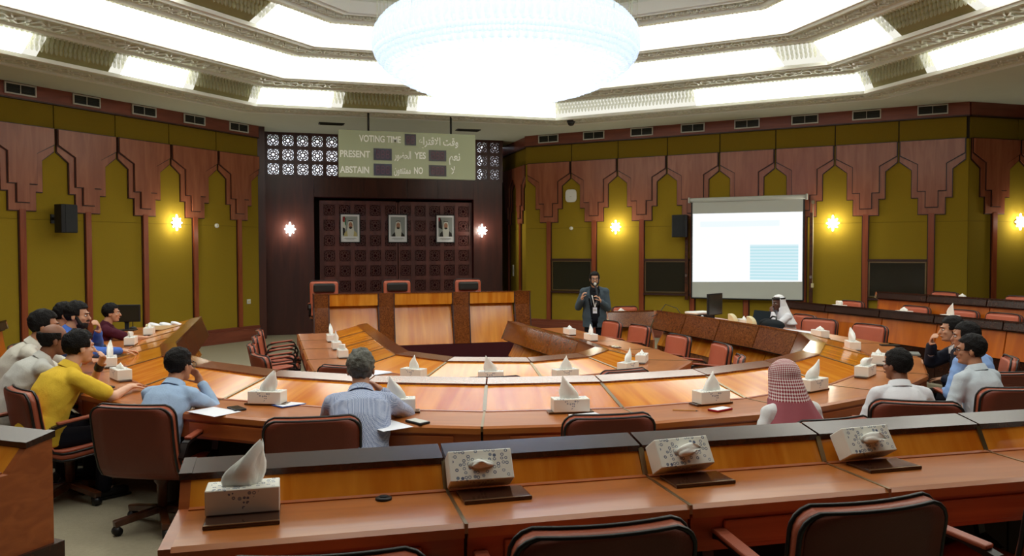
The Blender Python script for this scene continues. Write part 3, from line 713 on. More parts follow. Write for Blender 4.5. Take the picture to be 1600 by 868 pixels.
for x0, x1, y0, y1, nd in ((631, 648.5, 209.5, 228, 2), (582.5, 610.5, 232, 251.5, 3), (668.5, 696.5, 235, 253.5, 3), (582.5, 610.5, 256, 275.5, 3), (668.5, 696.5, 259, 277.5, 3)):
    (a, zt), (c, zb) = bpx(x0, y0), bpx(x1, y1); cx, cz, w, h = (a+c)/2, (zt+zb)/2, c-a, zt-zb
    b = MB(); b.box((cx, -0.002, cz), (w, 0.012, h)); dp = b.build('display', M['display'], vb)
    b = MB(); dw = w*0.8/nd
    for k in range(nd):
        ox = cx-w*0.4+dw*(k+0.5); hw_, hh_ = dw*0.3, h*0.3
        for z in (-hh_, 0, hh_): b.box((ox, -0.0095, cz+z), (hw_*2, 0.003, h*0.07))
        for sx in (-1, 1):
            for z in (-hh_/2, hh_/2): b.box((ox+sx*hw_, -0.0095, cz+z), (dw*0.12, 0.003, hh_*0.8))
    b.build('digits', M['digit'], dp)

# ------------------------------------------------------------------ portraits
def flat(b, pts, y, mi): b.add([(x, y, z) for x, z in pts], [tuple(range(len(pts)))], mi)
def ellpts(cx, cz, rx, rz, n=18, a0=0, a1=2*PI): return [(cx+rx*math.cos(a0+(a1-a0)*k/n), cz+rz*math.sin(a0+(a1-a0)*k/n)) for k in range(n)]
PM = [mat('portrait grey', srgb(150, 156, 156), 0.7), mat('portrait white', srgb(214, 216, 210), 0.7), mat('portrait face', srgb(176, 128, 104), 0.7), mat('portrait black', srgb(30, 26, 26), 0.7),
      mat('portrait robe', srgb(196, 186, 132), 0.7), mat('portrait red', srgb(150, 30, 38), 0.7), mat('portrait green', srgb(40, 120, 80), 0.7), mat('portrait print grey', srgb(120, 122, 120), 0.7)]
def portrait(x, label, flag, robe, tilt):
    t = thing('framed_portrait', label, 'picture', (x, 11.085, 2.585), 0, 'framed portraits on the carved screen')
    w, h = 0.50, 0.72
    b = MB()
    for sx in (-1, 1): b.box((sx*(w/2-0.012), 0, 0), (0.024, 0.03, h))
    for sz in (-1, 1): b.box((0, 0, sz*(h/2-0.012)), (w-0.048, 0.03, 0.024))
    b.build('frame', M['black'], t)
    b = MB(); b.box((0, 0.004, 0), (w-0.03, 0.012, h-0.03)); b.build('mat_board', M['paper'], t)
    b = MB(); y = -0.004
    flat(b, [(-0.18, -0.20), (0.18, -0.20), (0.18, 0.29), (-0.18, 0.29)], y, 0); y -= 0.0012
    if flag == 1:
        flat(b, [(-0.18, -0.05), (-0.11, -0.02), (-0.10, 0.28), (-0.18, 0.28)], y, 1); flat(b, [(-0.18, 0.16), (-0.13, 0.14), (-0.12, 0.28), (-0.18, 0.28)], y-0.001, 5); flat(b, [(-0.13, 0.1), (-0.1, 0.05), (-0.1, 0.25), (-0.12, 0.27)], y-0.001, 6); flat(b, [(-0.18, -0.18), (-0.12, -0.16), (-0.13, 0.0), (-0.18, 0.02)], y-0.001, 3)
    if flag == 2:
        flat(b, [(-0.18, 0.03), (-0.08, -0.02), (-0.10, 0.2), (-0.13, 0.28), (-0.18, 0.28)], y, 3); flat(b, [(-0.18, 0.2), (-0.15, 0.18), (-0.14, 0.28), (-0.18, 0.28)], y-0.001, 5)
    y -= 0.003
    sh = -0.035 if flag == 0 else 0.0
    flat(b, [(-0.15, -0.20), (0.17, -0.20), (0.16, -0.12+sh), (0.07, -0.03+sh), (-0.05, -0.03+sh), (-0.14, -0.12+sh)], y, robe); y -= 0.0012
    flat(b, [(-0.06, -0.20), (0.08, -0.20), (0.095, -0.06), (0.075, 0.10), (0.055, 0.19), (0.01, 0.215), (-0.035, 0.19), (-0.055, 0.10), (-0.075, -0.06)], y, 1); y -= 0.0012
    flat(b, ellpts(0.01, 0.075, 0.048, 0.075), y, 2); y -= 0.0012
    flat(b, ellpts(0.01, 0.025, 0.043, 0.040, 14, PI, 2*PI+0.2), y, 3); flat(b, [(-0.01, 0.045), (0.03, 0.045), (0.028, 0.034), (-0.008, 0.034)], y, 3)
    for sx in (-1, 1): flat(b, [(0.01+sx*0.012, 0.093), (0.01+sx*0.034, 0.095), (0.01+sx*0.034, 0.103), (0.01+sx*0.012, 0.101)], y, 3)
    flat(b, [(-0.046, 0.165), (0.01, 0.18), (0.066, 0.165), (0.062, 0.188), (0.01, 0.204), (-0.042, 0.188)], y, 3)
    for k, (wid, z) in enumerate(((0.13, -0.245), (0.16, -0.262), (0.10, -0.285))): flat(b, [(-wid, z), (wid, z), (wid, z+0.006), (-wid, z+0.006)], y, 7)
    b.build('print', PM, t, fix=False)
portrait(-0.99, 'black framed portrait at left with a flag behind the white headdress', 1, 4, 0)
portrait(0.19, 'black framed portrait hung in the middle of the carved screen', 0, 3, 0)
portrait(1.41, 'black framed portrait at right with a dark flag beside the sitter', 2, 3, 0)

# ------------------------------------------------------------------ projection screen
ps = thing('projection_screen', 'pull-down white projection screen with a pale blue slide on the right wall', 'screen', wall_pt(NEB, -PI/4, 0.63, -0.22, 2.03), -PI/4)
b = MB(); b.tube([(-1.24, 0, 1.10), (1.24, 0, 1.10)], 0.05, 12); b.box((-1.25, 0, 1.10), (0.03, 0.11, 0.12)); b.box((1.25, 0, 1.10), (0.03, 0.11, 0.12)); b.build('roller_case', M['screen_cloth'], ps)
b = MB(); b.box((0, 0.004, -0.005), (2.36, 0.006, 2.13)); b.build('cloth', M['screen_cloth'], ps)
b = MB(); b.add([(-1.17, -0.002, -0.72), (1.17, -0.002, -0.68), (1.17, -0.002, 0.79), (-1.17, -0.002, 0.80)], [(0, 1, 2, 3)]); b.build('projected_slide', M['slide'], ps, fix=False)
b = MB()
for sx in (-1, 1): b.box((sx*1.195, 0.004, -0.005), (0.035, 0.008, 2.13))
b.build('black_border', M['black'], ps)
b = MB(); b.tube([(-1.2, 0, -1.08), (1.2, 0, -1.08)], 0.016, 8); b.build('bottom_bar', M['black'], ps)
b = MB()
for sx in (-1.05, 1.05): b.box((sx, 0.12, 1.12), (0.04, 0.2, 0.04))
b.build('wall_bracket', M['steel'], ps)
t = thing('pull_string', 'thin white cord hanging right of the projection screen', 'cord', wall_pt(NEB, -PI/4, 1.99, -0.12, 1.3), -PI/4)
b = MB(); b.tube([(0, 0, 0), (0.005, 0, 0.8), (0, 0, 1.72)], 0.008, 6); b.build('cord', M['cream'], t)
b = MB(); b.box((0, 0, -0.03), (0.05, 0.03, 0.09)); b.build('pull', M['cream'], t)
b = MB(); b.box((0, 0.05, 1.72), (0.06, 0.13, 0.07)); b.build('cord_bracket', M['brass'], t)
for sx, lb in ((-1.34, 'left'), (1.33, 'right')):
    t = thing('screen_batten', 'dark upright batten along the %s edge of the projection screen' % lb, 'batten', wall_pt(NEB, -PI/4, 0.63+sx, -0.1, 1.9), -PI/4)
    b = MB(); b.box((0, 0.0, -0.05), (0.07, 0.05, 1.9)); b.build('post', M['chair_wood'], t)
    b = MB(); b.box((0, -0.03, -0.45), (0.05, 0.03, 0.06)); b.build('clip', M['steel'], t)

# ------------------------------------------------------------------ curved desks
CNT = Vector((AX, -0.42))
def path_dirs(nodes, centre, flip=None):
    N = [Vector(n) for n in nodes]; out = []
    def nrm(a, b):
        d = (b-a).normalized(); n = Vector((d.y, -d.x)); m = (a+b)/2
        ref = (m-centre) if flip is None else Vector(flip)
        return n if n.dot(ref) > 0 else -n
    for i in range(len(N)):
        ns = []
        if i > 0: ns.append(nrm(N[i-1], N[i]))
        if i < len(N)-1: ns.append(nrm(N[i], N[i+1]))
        d = ns[0] if len(ns) == 1 else (ns[0]+ns[1])
        d = d.normalized(); d = d/max(0.6, d.dot(ns[0])); out.append(d)
    return N, out
def desk_unit(label, A, B, DA, DB, zw, zf, group, ridge=0.13, seam=0.55, out=1.03, rise=0.105, endA=False, endB=False, facw='burl', low='desk', fas=0.25, lowh=0.25, capm='burl', name='desk_unit', boxy=False, rec=0.14, base=0.0):
    mid = (A+B)/2; ax = (B-A).normalized(); rz = math.atan2(ax.y, ax.x)
    t = thing(name, label, 'desk', (mid.x, mid.y, zf), rz, group)
    c, s_ = math.cos(rz), math.sin(rz)
    def P(o, z, u):
        q = A.lerp(B, u)+DA.lerp(DB, u)*o-mid; return (c*q.x+s_*q.y, -s_*q.x+c*q.y, zw-zf+z)
    L = (B-A).length; g = 0.006/L
    def pr(nm, poly, m, u0=g, u1=1-g, par=None, bev=0.0):
        b = MB(); b.prism(poly, lambda q: P(q[0], q[1], u0), lambda q: P(q[0], q[1], u1)); return b.build(nm, M[m], par or t, bevel=bev)
    fl_ = zf-zw
    pr('worktop', [(seam+0.025, 0), (out-0.02, 0), (out, -0.012), (out, -0.045), (seam+0.025, -0.045)], 'worktop')
    pr('seam_strip', [(seam-0.0, 0.006), (seam+0.024, 0.004), (seam+0.024, -0.03), (seam, -0.03)], 'apron')
    ap = pr('apron', [(out-0.015, -0.046), (out-0.015, -0.17), (out-0.045, -0.17), (out-0.045, -0.046)], 'apron')
    pr('drawer_front', [(out-0.003, -0.062), (out-0.003, -0.155), (out-0.016, -0.155), (out-0.016, -0.062)], 'apron', 0.16, 0.84, None, 0.006)
    pr('slope_panel', [(seam, 0.0), (ridge, rise), (ridge, rise-0.03), (seam, -0.03)], 'desk')
    pr('ridge_cap', [(ridge+0.012, rise-0.012), (ridge+0.012, rise+0.012), (-0.008, rise+0.036), (-0.008, rise+0.012)], capm)
    if boxy:
        zl = rise-0.03; zk = fl_+0.42
        pr('fascia', [(0.0, rise+0.014), (0.0, zk), (0.03, zk), (0.03, rise)], 'apron')
        pr('kick_panel', [(-0.035, zk), (-0.035, fl_), (0.03, fl_), (0.03, zk)], capm)
    else:
        ov = -0.10 if rec > 0.1 else -0.02
        pr('fascia', [(0.0, rise+0.014), (ov, rise-fas), (ov+0.03, rise-fas-0.01), (0.035, rise)], facw, g*1.8, 1-g*1.8)
        pr('shelf_underside', [(ov+0.03, rise-fas), (0.20, rise-fas), (0.20, rise-fas-0.02), (ov+0.03, rise-fas-0.02)], 'joint')
        zl = rise-fas-0.02
        pr('lower_panel', [(rec, zl), (base, zl-lowh), (base+0.03, zl-lowh), (rec+0.03, zl)], low, g*1.5, 1-g*1.5)
        pr('kick_panel', [(base+0.02, zl-lowh), (base+0.02, fl_), (base+0.06, fl_), (base+0.06, zl-lowh)], capm)
    pr('knee_panel', [(0.26, -0.05), (0.26, fl_), (0.29, fl_), (0.29, -0.05)], 'joint')
    u = 0.012/L
    b = MB(); b.prism([(seam, 0.006), (ridge+0.01, rise+0.004), (ridge+0.01, rise-0.02), (seam, -0.02)], lambda q: P(q[0], q[1], 1-u), lambda q: P(q[0], q[1], 1+u*0.8))
    b.prism([(out, 0.003), (seam, 0.003), (seam, -0.03), (out, -0.03)], lambda q: P(q[0], q[1], 1-u*0.5), lambda q: P(q[0], q[1], 1+u*0.5)); b.build('joint_strip', M['brass'], t)
    for fl2, u0, u1 in ((endA, -0.03/L, g), (endB, 1-g, 1+0.03/L)):
        if fl2:
            if boxy: full = [(out, 0.0), (seam, 0.0), (ridge, rise), (0, rise+0.02), (0, fl_+0.42), (0.31, fl_+0.42), (0.31, -0.17), (out, -0.17)]
            else: full = [(out, 0.0), (seam, 0.0), (ridge, rise), (0, rise+0.02), (ov, rise-fas), (rec, rise-fas-0.03), (base+0.02, zl-lowh), (base+0.02, fl_), (0.31, fl_), (0.31, -0.17), (out, -0.17)]
            pr('end_panel', full, 'apron', u0, u1); b = MB()
            if boxy:
                pr('end_base', [(-0.035, fl_+0.42), (-0.035, fl_), (0.33, fl_), (0.33, fl_+0.42)], capm, u0-0.02/L if u0 < 0 else u0, u1 if u0 < 0 else u1+0.02/L)
                pr('ridge_end', [(ridge+0.014, rise-0.01), (ridge+0.014, rise+0.014), (-0.012, rise+0.038), (-0.012, rise+0.01)], capm, u0-0.004, u1+0.004); continue
            b.prism([(0.005, rise+0.024), (ov-0.004, rise-fas), (ov+0.01, rise-fas), (0.02, rise+0.024)], lambda q: P(q[0], q[1], u0-0.003), lambda q: P(q[0], q[1], u1+0.003)); b.build('end_trim', M['brass'], t)
    return t
def desk_row(nodes, zw, zf, fmt, group, centre=CNT, flip=None, ends=(True, True), **kw):
    N, D = path_dirs(nodes, centre, flip); n = len(N)-1
    for i in range(n):
        desk_unit(fmt % ORD[i], N[i], N[i+1], D[i], D[i+1], zw, zf, group, endA=(i == 0 and ends[0]), endB=(i == n-1 and ends[1]), **kw)
def pol(c, R, degs): return [(c[0]+R*math.cos(math.radians(d)), c[1]+R*math.sin(math.radians(d))) for d in degs]
MIDN = [(-3.89, 3.16), (-3.89, 2.28), (-3.89, 1.40), (-3.89, 0.50)]+pol((AX, -0.42), 3.42, [180, 195, 210, 225, 239.3, 253.5, 267, 281.5, 296, 311, 327])+[(2.86, -1.42), (2.93, -0.55), (2.93, 0.37), (2.93, 1.31), (2.93, 2.26)]
desk_row(MIDN, 0.925, 0.165, 'honey veneer desk of the middle horseshoe, %s unit counted from its far left end', 'middle horseshoe desks')
INN = [(-1.52, 3.2), (-1.52, 2.25), (-1.52, 1.2), (-1.52, 0.15)]+pol((-0.4, -0.35), 1.12, [190, 229, 269, 303, 335])+[(0.70, -0.05), (0.70, 0.90), (0.68, 1.93), (0.68, 2.96)]
desk_row(INN, 0.76, 0.0, 'honey veneer desk of the innermost horseshoe, %s unit counted from its far left end', 'innermost horseshoe desks', centre=Vector((-0.4, -0.2)))
NEARY = lambda x: -6.26-0.0495*(x+3.24)
desk_row([(x, NEARY(x)) for x in (-3.24, -2.33, -1.53, -0.72, 0.1, 0.95, 1.8)], 1.09, 0.33, 'foreground desk with glossy upright panel, %s unit from the aisle', 'foreground desks', flip=(0, -1), ridge=0.11, seam=0.17, out=0.57, rise=0.10, capm='burl_dark', boxy=True)
desk_row([(-3.88, -5.57), (-4.72, -4.90), (-5.35, -4.15)], 1.09, 0.33, 'desk across the aisle at lower left, %s unit from the aisle', 'lower left desks', centre=Vector((-2, -3)), ridge=0.11, seam=0.20, out=0.62, rise=0.10, capm='burl_dark', boxy=True)
desk_row([(-6.15, -0.9), (-6.15, 0.05), (-6.15, 1.0), (-6.15, 2.3)], 1.0, 0.25, 'desk of the outer row by the left wall, %s unit from the front', 'outer left desks', flip=(-1, 0), capm='burl_dark', facw='burl_dark', fas=0.075, lowh=0.33, rec=0.05, base=-0.01, low='row_front')
desk_row([(5.40, 2.6), (5.40, 1.38), (5.40, 0.2), (5.40, -0.8), (5.40, -1.85), (5.40, -2.9)], 1.02, 0.25, 'right hand desk row behind the middle horseshoe, %s unit from the far end', 'right hand desks', flip=(1, 0), capm='burl_dark', facw='burl_dark', fas=0.075, lowh=0.33, rec=0.05, base=-0.01, low='row_front')
desk_row([(6.75, 1.83), (6.75, 0.75), (6.75, -0.35), (6.75, -1.5)], 1.18, 0.42, 'upper right desk row under the dark window, %s unit from the far end', 'upper right desks', flip=(1, 0), capm='burl_dark', facw='burl_dark', fas=0.075, lowh=0.33, rec=0.05, base=-0.01, low='row_front')
N_, D_ = path_dirs([(2.98, 4.35), (3.92, 4.35)], CNT, (0, 1))
desk_unit('single low desk behind the standing presenter at his left elbow', N_[0], N_[1], D_[0], D_[1], 0.76, 0.0, 'single desks', endA=True, endB=True)

# ------------------------------------------------------------------ rostrum on its dais
b = MB(); b.box((-0.33, 5.75, 0.20), (4.1, 2.7, 0.40)); dais = tag(b.build('dais', M['plinth'], None, bevel=0.01), 'low maroon dais carrying the rostrum', 'platform')
ro = thing('rostrum', 'long honey veneer rostrum with burl strips and three bays on the maroon dais', 'desk', (-0.33, 4.75, 0.40))
X = [-2.24, -1.98, -1.17, -0.89, 0.12, 0.43, 1.25, 1.55]
for i, (a, c) in enumerate(zip(X[:-1], X[1:])):
    a, c = a+0.33, c+0.33; burl = i % 2 == 0; g = 0.008
    b = MB()
    if burl:
        edge = i in (0, 6); yt = -0.25 if edge else -0.262
        b.prism([(yt, 0.885), (yt, 0.66), (-0.36, 0.0), (-0.30, 0.0), (-0.2, 0.66), (-0.2, 0.885)], lambda q: (a+g, q[0], q[1]), lambda q: (c-g, q[0], q[1])); b.build('burl_strip', M['burl'], ro)
        b = MB()
        for x in (a+g, c-g): b.prism([(yt-0.006, 0.89), (yt-0.006, 0.66), (-0.367, 0.0), (-0.355, 0.0), (yt+0.006, 0.66), (yt+0.006, 0.89)], lambda q: (x-0.009, q[0], q[1]), lambda q: (x+0.009, q[0], q[1]))
        b.build('edge_trim', M['arch_edge'], ro)
    else:
        b.box(((a+c)/2, -0.225, 0.785), (c-a-0.01, 0.05, 0.20)); b.build('upper_panel', M['desk'], ro)
        b = MB(); b.prism([(-0.13, 0.69), (-0.34, 0.0), (-0.30, 0.0), (-0.09, 0.69)], lambda q: (a, q[0], q[1]), lambda q: (c, q[0], q[1])); b.build('lower_panel', M['desk'], ro)
b = MB(); b.box((0, 0.08, 0.72), (3.76, 0.6, 0.05)); b.build('worktop', M['worktop'], ro)
b = MB(); b.box((0, -0.225, 0.887), (3.78, 0.08, 0.012)); b.build('top_ledge', M['burl'], ro)
b = MB(); b.box((-1.87, 0.05, 0.44), (0.04, 0.62, 0.88)); b.box((1.84, 0.05, 0.44), (0.04, 0.62, 0.88)); b.build('side_panel', M['burl'], ro)

# ------------------------------------------------------------------ chairs
def build_chair(hgt=0.90, head=False):
    t = thing('conference_chair', 'proto', 'chair')
    # profile of the one-piece shell: (y, z) from seat front to back top
    prof = [(0.25, 0.425), (0.16, 0.435), (0.02, 0.42), (-0.12, 0.405), (-0.20, 0.425), (-0.245, 0.49), (-0.265, 0.58), (-0.285, 0.68), (-0.30, 0.78), (-0.318, 0.87), (-0.325, 0.90)]
    prof = [(y, z if z < 0.5 else 0.49+(z-0.49)*(hgt-0.49)/0.41) for y, z in prof]
    pts = [Vector((0, y, z)) for y, z in prof]; acc = [0]
    for i in range(1, len(pts)): acc.append(acc[-1]+(pts[i]-pts[i-1]).length)
    tot = acc[-1]
    def at(s):
        s = max(0, min(tot-1e-6, s))
        for i in range(1, len(acc)):
            if s <= acc[i]:
                u = (s-acc[i-1])/(acc[i]-acc[i-1]); p = pts[i-1].lerp(pts[i], u); d = (pts[i]-pts[i-1]).normalized(); return p, Vector((0, -d.z, d.y))
    W = 0.275; R = 0.075
    rows = [0, 0.012, 0.03, 0.055, R]+[R+(tot-2*R)*k/12 for k in range(1, 12)]+[tot-R, tot-0.055, tot-0.03, tot-0.012, tot-0.001]
    def half(s):
        e = min(s, tot-s)
        w = W-0.012*(1-s/tot)
        return w-R+math.sqrt(max(0, R*R-(R-e)**2)) if e < R else w
    nu = 6; th = 0.055
    def pt(s, u, off):
        p, n = at(s); w = half(s); x = w*u
        nrm_ = (pts[min(len(pts)-1, 1)]-pts[0])
        bow = 0.03*(u*u)*(s/tot)      # sides of the back wrap forward a little
        return Vector((x, p.y+bow, p.z))-n*off
    def panel(off0, off1, inset=0.0, mname='leather', nm='shell', s0=0, s1=None):
        s1 = tot if s1 is None else s1
        rs = [s for s in rows if s0-1e-6 <= s <= s1+1e-6]; b = MB(); n = len(rs); vs = []
        for off in (off0, off1):
            for s in rs:
                for k in range(nu+1): vs.append(pt(s, (-1+2*k/nu)*(1-inset), off))
        m = n*(nu+1); fs = []
        for i in range(n-1):
            for k in range(nu):
                q = i*(nu+1)+k; fs.append((q, q+1, q+nu+2, q+nu+1)); fs.append((m+q, m+q+nu+1, m+q+nu+2, m+q+1))
        for i in range(n-1):
            for k in (0, nu):
                q = i*(nu+1)+k; fs.append((q, q+nu+1, m+q+nu+1, m+q))
        for i in (0, n-1):
            for k in range(nu):
                q = i*(nu+1)+k; fs.append((q, m+q, m+q+1, q+1))
        b.add(vs, fs, 0, None, True); return b.build(nm, M[mname], t)
    panel(0.0, -th, 0, 'leather', 'shell_rim')
    panel(-th+0.004, -th-0.007, 0.05, 'leather_shaded', 'outer_back')
    panel(0.02, -0.004, 0.07, 'leather_lit', 'inner_cushion', 0.03, tot-0.03)
    b = MB()
    for off in (-0.002, -th+0.002):
        loop = [pt(s, -1, off) for s in rows]+[pt(rows[-1], -1+2*k/nu, off) for k in range(1, nu)]+[pt(s, 1, off) for s in reversed(rows)]+[pt(rows[0], 1-2*k/nu, off) for k in range(1, nu)]
        b.tube(loop, 0.009, 6, closed=True)
    b.build('piping', M['piping'], t)
    for sx in (-1, 1):
        x = sx*0.285
        arm = [(x, -0.255, 0.52), (x, -0.20, 0.60), (x, -0.08, 0.635), (x, 0.08, 0.65), (x, 0.17, 0.63), (x, 0.20, 0.57), (x, 0.18, 0.47), (x, 0.10, 0.425)]
        b = MB()
        for a, c in zip(arm[:-1], arm[1:]): b.bar(a, c, 0.022, 0.045, upv=(1, 0, 0))
        a = b.build('armrest', M['piping'], t)
        b = MB(); b.bar((x, -0.17, 0.63), (x, 0.15, 0.665), 0.05, 0.018); b.build('arm_pad', M['leather'], a, bevel=0.006)
    b = MB(); b.lathe([(0.03, 0.10), (0.034, 0.28), (0.05, 0.30), (0.05, 0.34), (0.14, 0.37), (0.14, 0.40)], 14); b.build('pedestal', M['chair_wood'], t)
    b = MB(); b.bar((0.1, 0.1, 0.36), (0.26, 0.12, 0.355), 0.018, 0.012); b.build('tilt_lever', M['black'], t)
    for k in range(5):
        a = 2*PI*k/5+0.3; ca, sa = math.cos(a), math.sin(a); b = MB()
        b.bar((0.02*ca, 0.02*sa, 0.115), (0.31*ca, 0.31*sa, 0.078), 0.05, 0.042); lg = b.build('base_leg', M['chair_wood'], t, bevel=0.006)
        b = MB(); b.tube([(0.29*ca-0.022*sa, 0.29*sa+0.022*ca, 0.03), (0.29*ca+0.022*sa, 0.29*sa-0.022*ca, 0.03)], 0.03, 12); b.build('caster', M['black'], lg)
    if head:
        b = MB(); p, n = at(tot-0.12)
        b.box((0, p.y+0.075, p.z-0.02), (0.40, 0.09, 0.17)); b.build('head_cushion', M['black_leather'], t, bevel=0.035)
    return t
CH = [None, None]
def chair(x, y, zf, face, label, group=None, tall=False):
    i = 1 if tall else 0; rz = math.atan2(-face[0], face[1]) if isinstance(face, (tuple, list, Vector)) else face
    if CH[i] is None:
        c = CH[i] = build_chair(1.06 if tall else 0.865, tall); c.location = (x, y, zf); c.rotation_euler = (0, 0, rz); c['label'] = label
        if group: c['group'] = group
        return c
    return dup(CH[i], (x, y, zf), rz, label, group)
G = 'red brown conference chairs'
for x, lb in ((-1.95, 'left'), (-0.58, 'middle'), (0.82, 'right')):
    chair(x, 5.95, 0.40, (0, -1), 'red chair with a black head cushion behind the rostrum, %s of three' % lb, 'presiding chairs', True)
for x, y, f, lb in ((2.07, 2.71, (-1, -0.1), 'empty red chair at the inner right desks, first beside the presenter'),
                    (2.17, 1.90, (-1, -0.1), 'empty red chair at the inner right desks, second from the presenter'),
                    (2.03, 0.42, (-1, -0.05), 'empty red chair at the inner right desks, third from the presenter'),
                    (2.02, -0.62, (-1, 0.17), 'empty red chair at the inner right desks seen from its side'),
                    (1.60, -1.62, (-0.87, 0.5), 'empty red chair at the inner right corner with its back half turned'),
                    (0.22, -2.02, (-0.2, 1), 'empty red chair seen from behind at the inner desks right of centre'),
                    (-1.02, -2.10, (0.05, 1), 'empty red chair of which only the top edge shows at the centre'),
                    (-2.08, -1.0, (0.6, 0.8), 'empty red chair seen from behind, half hidden by the grey haired man'),
                    (-2.76, 3.0, (1, 0.02), 'empty red chair at the inner left desks, farthest of four'),
                    (-2.80, 2.02, (1, -0.05), 'empty red chair at the inner left desks, second from the far end'),
                    (-2.84, 1.05, (1, 0.02), 'empty red chair at the inner left desks, third from the far end'),
                    (-2.76, 0.02, (0.95, 0.3), 'empty red chair at the inner left desks, nearest of four')):
    chair(x, y, 0.0, f, lb, G)
for x, y, f, lb in ((-1.03, -4.74, (0.1, 1), 'empty chair seen from behind at the centre of the middle horseshoe'),
                    (4.52, 1.72, (-1, -0.05), 'empty red chair at the right arm of the middle horseshoe beside the man in white'),
                    (4.24, 0.28, (-1, -0.35), 'empty red chair at the right arm of the middle horseshoe, half turned'),
                    (4.26, -0.62, (-1, -0.1), 'empty red chair at the right arm of the middle horseshoe near the suited man')):
    chair(x, y, 0.165, f, lb, G)
chair(3.88, 5.25, 0.03, (0, -1), 'empty red chair behind the single low desk at right of the presenter', G)
for y, lb in ((2.30, 'first'), (0.86, 'second'), (-0.03, 'third'), (-0.72, 'fourth')):
    chair(6.34, y, 0.27, (-1, 0.0), 'empty red chair behind the right hand desk row, %s from the far end' % lb, G)
for y, lb in ((1.69, 'farther'), (0.22, 'nearer')):
    chair(7.72, y, 0.43, (-1, 0.0), 'empty red chair behind the upper right desk row, %s of two' % lb, G)
for x, y, a, lb in ((-2.80, -6.99, -0.14, 'dark backed chair at the bottom edge left of centre'),
                    (-2.03, -6.98, -0.06, 'dark backed chair in the foreground, middle one of the row'),
                    (-1.16, -7.02, 0.0, 'dark backed chair in the foreground right of the middle one'),
                    (-0.36, -7.02, 0.25, 'dark backed chair cut off by the right edge of the picture')):
    chair(x, y, 0.33, a, lb, 'foreground chairs')

# ------------------------------------------------------------------ tissue boxes and things on the desks
def tuft_mesh(kind):
    h, lean, spread, seed = {'peak': (0.115, (0.01, 0.0), 0.9, 1), 'sail': (0.125, (0.045, 0.0), 1.5, 2), 'flop': (0.055, (0.055, -0.012), 1.6, 3), 'small': (0.045, (0.0, 0.0), 0.8, 4), 'twist': (0.13, (-0.04, 0.0), 1.25, 5)}[kind]
    b = MB(); n = 20; m = 9; vs = []; fs = []; R_ = random.Random(seed)
    ph = [R_.uniform(0, 6) for _ in range(3)]
    for i in range(m):
        u = i/(m-1); rx = 0.052*((1-u)**0.75)*(1+0.6*spread*u*(1-u)*2)+0.004; ry = 0.016*(1-u)+0.026*spread*u*(1-u)*1.6+0.003
        for k in range(n):
            a = 2*PI*k/n; f = 1+0.22*math.sin(3*a+ph[0]+2*u)+0.14*math.sin(7*a+ph[1])*u
            f *= 1+0.10*u*(R_.random()-0.5); vs.append((rx*math.cos(a)*f+lean[0]*u*u*1.3, ry*math.sin(a)*f+lean[1]*u, h*(u*(1+0.16*math.sin(2*a+ph[2])*u) if kind != 'flop' else math.sin(u*2.3)*1.1)))
    for i in range(m-1):
        for k in range(n): fs.append((i*n+k, i*n+(k+1) % n, (i+1)*n+(k+1) % n, (i+1)*n+k))
    fs.append(tuple(range((m-1)*n, m*n))); b.add(vs, fs, 0, None, True); return b.mesh('tissue', M['tissue'])
TUFT = {k: tuft_mesh(k) for k in ('peak', 'sail', 'flop', 'small', 'twist')}
cb = MB(); cb.box((0, 0, 0.0425), (0.24, 0.115, 0.085)); CARTON = cb.mesh('carton', M['carton'])
sb_ = MB(); sb_.lathe([(0.001, 0.0), (0.05, 0.0), (0.05, 0.0008)], 20); SLOT = sb_.mesh('slot', M['vent_fr'])
for v in SLOT.vertices: v.co.y *= 0.42
def tissue_box(x, y, z, rz, kind, label, tilt=0.0, scale=1.0):
    t = thing('tissue_box', label, 'tissue box', (x, y, z), rz, 'tissue boxes on the desks')
    if tilt: t.rotation_euler = (tilt, 0, rz)
    c = link_mesh('carton', CARTON, t); bv = c.modifiers.new('bevel', 'BEVEL'); bv.width = 0.003; bv.segments = 1
    link_mesh('slot', SLOT, t, (0, 0, 0.085)); q = link_mesh('tissue', TUFT[kind], t, (0, 0, 0.084), (0, 0, rnd.uniform(-0.4, 0.4))); q.scale = (scale, scale, scale)
    return t
def stand(x, y, z, rz, label, w=0.24, d=0.13, th=0.012):
    t = thing('wooden_stand', label, 'stand', (x, y, z), rz, 'dark stands under the tissue boxes')
    b = MB(); b.box((0, 0, th/2), (w, d, th)); b.build('board', M['stand'], t, bevel=0.003)
    b = MB(); b.box((0, -d/2+0.006, th/2), (w-0.004, 0.008, th+0.003)); b.build('edge_strip', M['brass'], t)
def yaw_c(c, x, y): return math.atan2(-(c[0]-x), c[1]-y)
TB = [  # x, y, tissue, what singles it out
    (-2.98, -3.53, 'sail', 'between the light blue shirted man and the grey haired man'), (-2.16, -4.09, 'twist', 'at the right elbow of the grey haired man'),
    (-1.07, -4.43, 'twist', 'straight ahead of the empty middle chair'), (-0.03, -4.44, 'peak', 'left of the man in the checked headcloth beside a red phone'),
    (0.98, -4.20, 'sail', 'just right of the checked headcloth'), (1.86, -3.72, 'flop', 'in front of the man seen from behind in a white shirt'),
    (2.50, -3.13, 'small', 'nearest the suited man on the right curve'), (3.04, -2.12, 'sail', 'at the corner where the right arm begins'),
    (3.50, -0.98, 'small', 'on the right arm beside the white papers'), (3.52, 0.72, 'small', 'on the right arm beside the black bag'),
    (-4.15, -2.02, 'small', 'in front of the man in yellow, lower of two'), (-4.38, -1.12, 'twist', 'in front of the pale grey shirted man, upper of two'),
    (-4.48, 0.78, 'flop', 'in front of the blue shirted man on the left arm'), (-4.44, 2.0, 'small', 'nearest the white tray on the left arm')]
